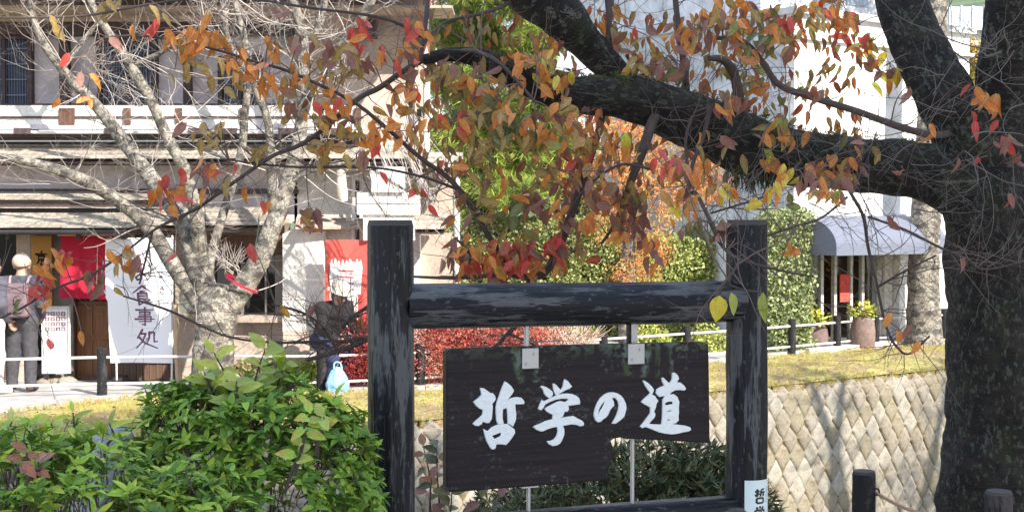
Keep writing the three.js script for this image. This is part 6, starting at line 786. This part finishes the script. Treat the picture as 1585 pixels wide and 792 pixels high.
sprig('vine', 'yellow vine leaves on the right side of the tall azalea', 'vine', [[470, 680, 480, 640, -.42], [455, 720, 465, 690, -.42], [495, 670, 500, 645, -.4]], [M.spot[0], M.young[2]], { size: .065, w: .6, D: 4.95, n: 5, down: .9 }, 415);
sprig('vine', 'brown dry leaves lying in the corner azalea', 'vine', [[50, 730, 58, 715, -.3], [30, 720, 40, 700, -.3]], [M.spot[1], M.leaf.B[1]], { size: .06, w: .6, D: 4.1, n: 4, down: .9 }, 416);
sprig('vine', 'yellow-green seedling leaves at the left edge of the bushes', 'vine', [[16, 690, 18, 650], [75, 690, 78, 655], [88, 700, 92, 668]], [M.young[1], M.young[2]], { size: .075, w: .55, D: 4.7, n: 5, down: .6 }, 417);
{ // dark shrub behind the sign, narrow leaves, against the bright wall
  const R = rng(500), D = 7.4, t = thing('evergreen_shrub', 'dark narrow-leaved shrub behind and below the hanging board', 'bush', P(900, 850, D).setY(0)), it = []; const g = leafGeo(.06, .014, .3, .3, 3);
  const bl = [[1000, 730, 90, 48], [1075, 735, 60, 56], [930, 770, 90, 36], [850, 775, 70, 26], [1120, 770, 50, 70], [1172, 800, 36, 46], [1050, 790, 100, 40], [780, 790, 60, 30]]; const st = [];
  for (const [x, y, a, b] of bl) { st.push(tube([[P(x * .6 + 400, 900, D), .014], [P(x * .8 + 200, 850, D), .011], [P(x, y, D), .005]], { rad: 5, seg: 4 })); for (let i = 0; i < 430 * a * b / 4000; i++) { const d = rdir(R), q = Math.cbrt(R()), p = P(x + d.x * a * q, y + d.y * b * q, D + d.z * .4 * q); const ax = V(d.x, .5, d.z).add(rdir(R).multiplyScalar(.5)).normalize(); for (let k = 0; k < 5; k++) it.push([p, orient(ax.clone().add(rdir(R).multiplyScalar(.8)), rdir(R)), rr(.7, 1.2, R), vary(R, [[.05, .08, .026], [.07, .095, .03], [.04, .06, .022], [.11, .105, .04]])]); } }
  many(t, 'foliage', g, std({ roughness: .5, side: THREE.DoubleSide }), it); st.forEach((s) => put(t, 'stem', s, M.branch));
}
sprig('broadleaf_plant', 'dark broad-leaved plant in the gap between left post and hanging board', 'plant', [[672, 830, 668, 740], [690, 830, 700, 745, .1], [665, 800, 655, 690, .2], [680, 780, 676, 690, .1], [730, 850, 745, 770], [780, 860, 775, 770, .1]], [M.leaf.B[0], M.leaf.B[1], leafMat(.06, .07, .03, .2), leafMat(.10, .11, .035, .2)], { size: .085, w: .55, D: 6.2, n: 8, down: .8 }, 420);
// ---------------------------------------------------------------- what stands outside the frame and shades this bank
{
  const R = rng(700), spots = [[5.3, 3.0, 8.4, 'first evergreen tree behind the photographer, shading the tall azalea'], [6.5, 1.2, 8.8, 'second evergreen tree to the right of the photographer, shading the sign'], [8.9, -.8, 9.0, 'third evergreen tree along the path to the right, shading the big cherry'], [6.3, -.9, 9.3, 'evergreen tree between the others to the right, shading the long limb']];
  for (const [x, z, y, l] of spots) { const t = thing('evergreen_tree', l, 'tree', V(x, 0, z)); put(t, 'trunk', tube([[V(x, -.1, z), .26], [V(x + .1, 3, z), .2], [V(x, y, z), .1]], { rad: 12, bump: .1 }), M.bark); const bl = []; for (let i = 0; i < 7; i++) { const d = rdir(R); bl.push([x + d.x * 1.5, y + d.y * 1.5, z + d.z * 1.5, 1.15, 1.0, 1.15]); } bl.push([x, y, z, 1.5, 1.5, 1.5]); crown(t, 'crown', bl, 1500, TB, [[.05, .08, .025], [.07, .1, .03]], R, { shell: .1, sc: [1, 1.7], m: std({ roughness: .7, side: THREE.DoubleSide }) }); bl.slice(0, 5).forEach((b) => put(t, 'limb', tube([[V(x, y * .6, z), .08], [V(lerp(x, b[0], .6), lerp(y * .6, b[1], .5), lerp(z, b[2], .6)), .05], [V(b[0], b[1], b[2]), .02]], { rad: 6, seg: 3 }), M.branch)); }
}
{ // leafless cherry out of the frame on the right whose limbs throw shadows on the canal wall
  const DX = -1.5, DZ = 1.1, b = V(11.6 + DX, 0, -12.6 + DZ), t = thing('leafless_cherry_tree', 'leafless cherry on this bank beyond the right edge, throwing branch shadows on the canal wall', 'tree', b), R = rng(800), q = (x, y, z, r) => [V(x + DX, y, z + DZ), r];
  put(t, 'trunk', tube([q(11.6, -.1, -12.6, .28), q(11.6, 1.5, -12.6, .22), q(11.5, 2.8, -12.7, .2)], { rad: 14, bump: .1 }), M.bark);
  const L = [[q(11.5, 2.8, -12.7, .14), q(11.0, 4.2, -12.4, .11), q(11.3, 6, -12.2, .07), q(12, 7.6, -12, .03)], [q(11.5, 2.7, -12.7, .13), q(12.6, 4.4, -13, .1), q(13.6, 6.4, -12.6, .07), q(14.6, 8, -12.4, .03)], [q(11.5, 2.6, -12.7, .1), q(10.4, 4, -13.2, .08), q(9.8, 5.6, -12.8, .04)], [q(12.6, 4.4, -13, .07), q(13.8, 5.2, -14, .05), q(14.8, 5.6, -14.6, .02)], [q(11.5, 2.4, -12.7, .09), q(10.2, 3.4, -12, .06), q(9.2, 4.4, -11.6, .025)], [q(11.3, 3.4, -12.6, .08), q(12.4, 3.9, -13.6, .05), q(13.2, 4.2, -14.4, .02)]]; const tw = [];
  for (const l of L) { put(t, 'limb', tube(l, { rad: 9, seg: 6, bump: .08 }), M.branch); for (let i = 0; i < 34; i++) { const k = Math.floor(R() * (l.length - 1)), p = l[k][0].clone().lerp(l[k + 1][0], R()); twig(tw, p, rdir(R).add(V(0, .4, 0)), rr(.5, 1.6, R), .018, 2, R); } } put(t, 'twigs', tw, M.branch).userData.kind = 'stuff';
}
renderer.render(scene, camera);
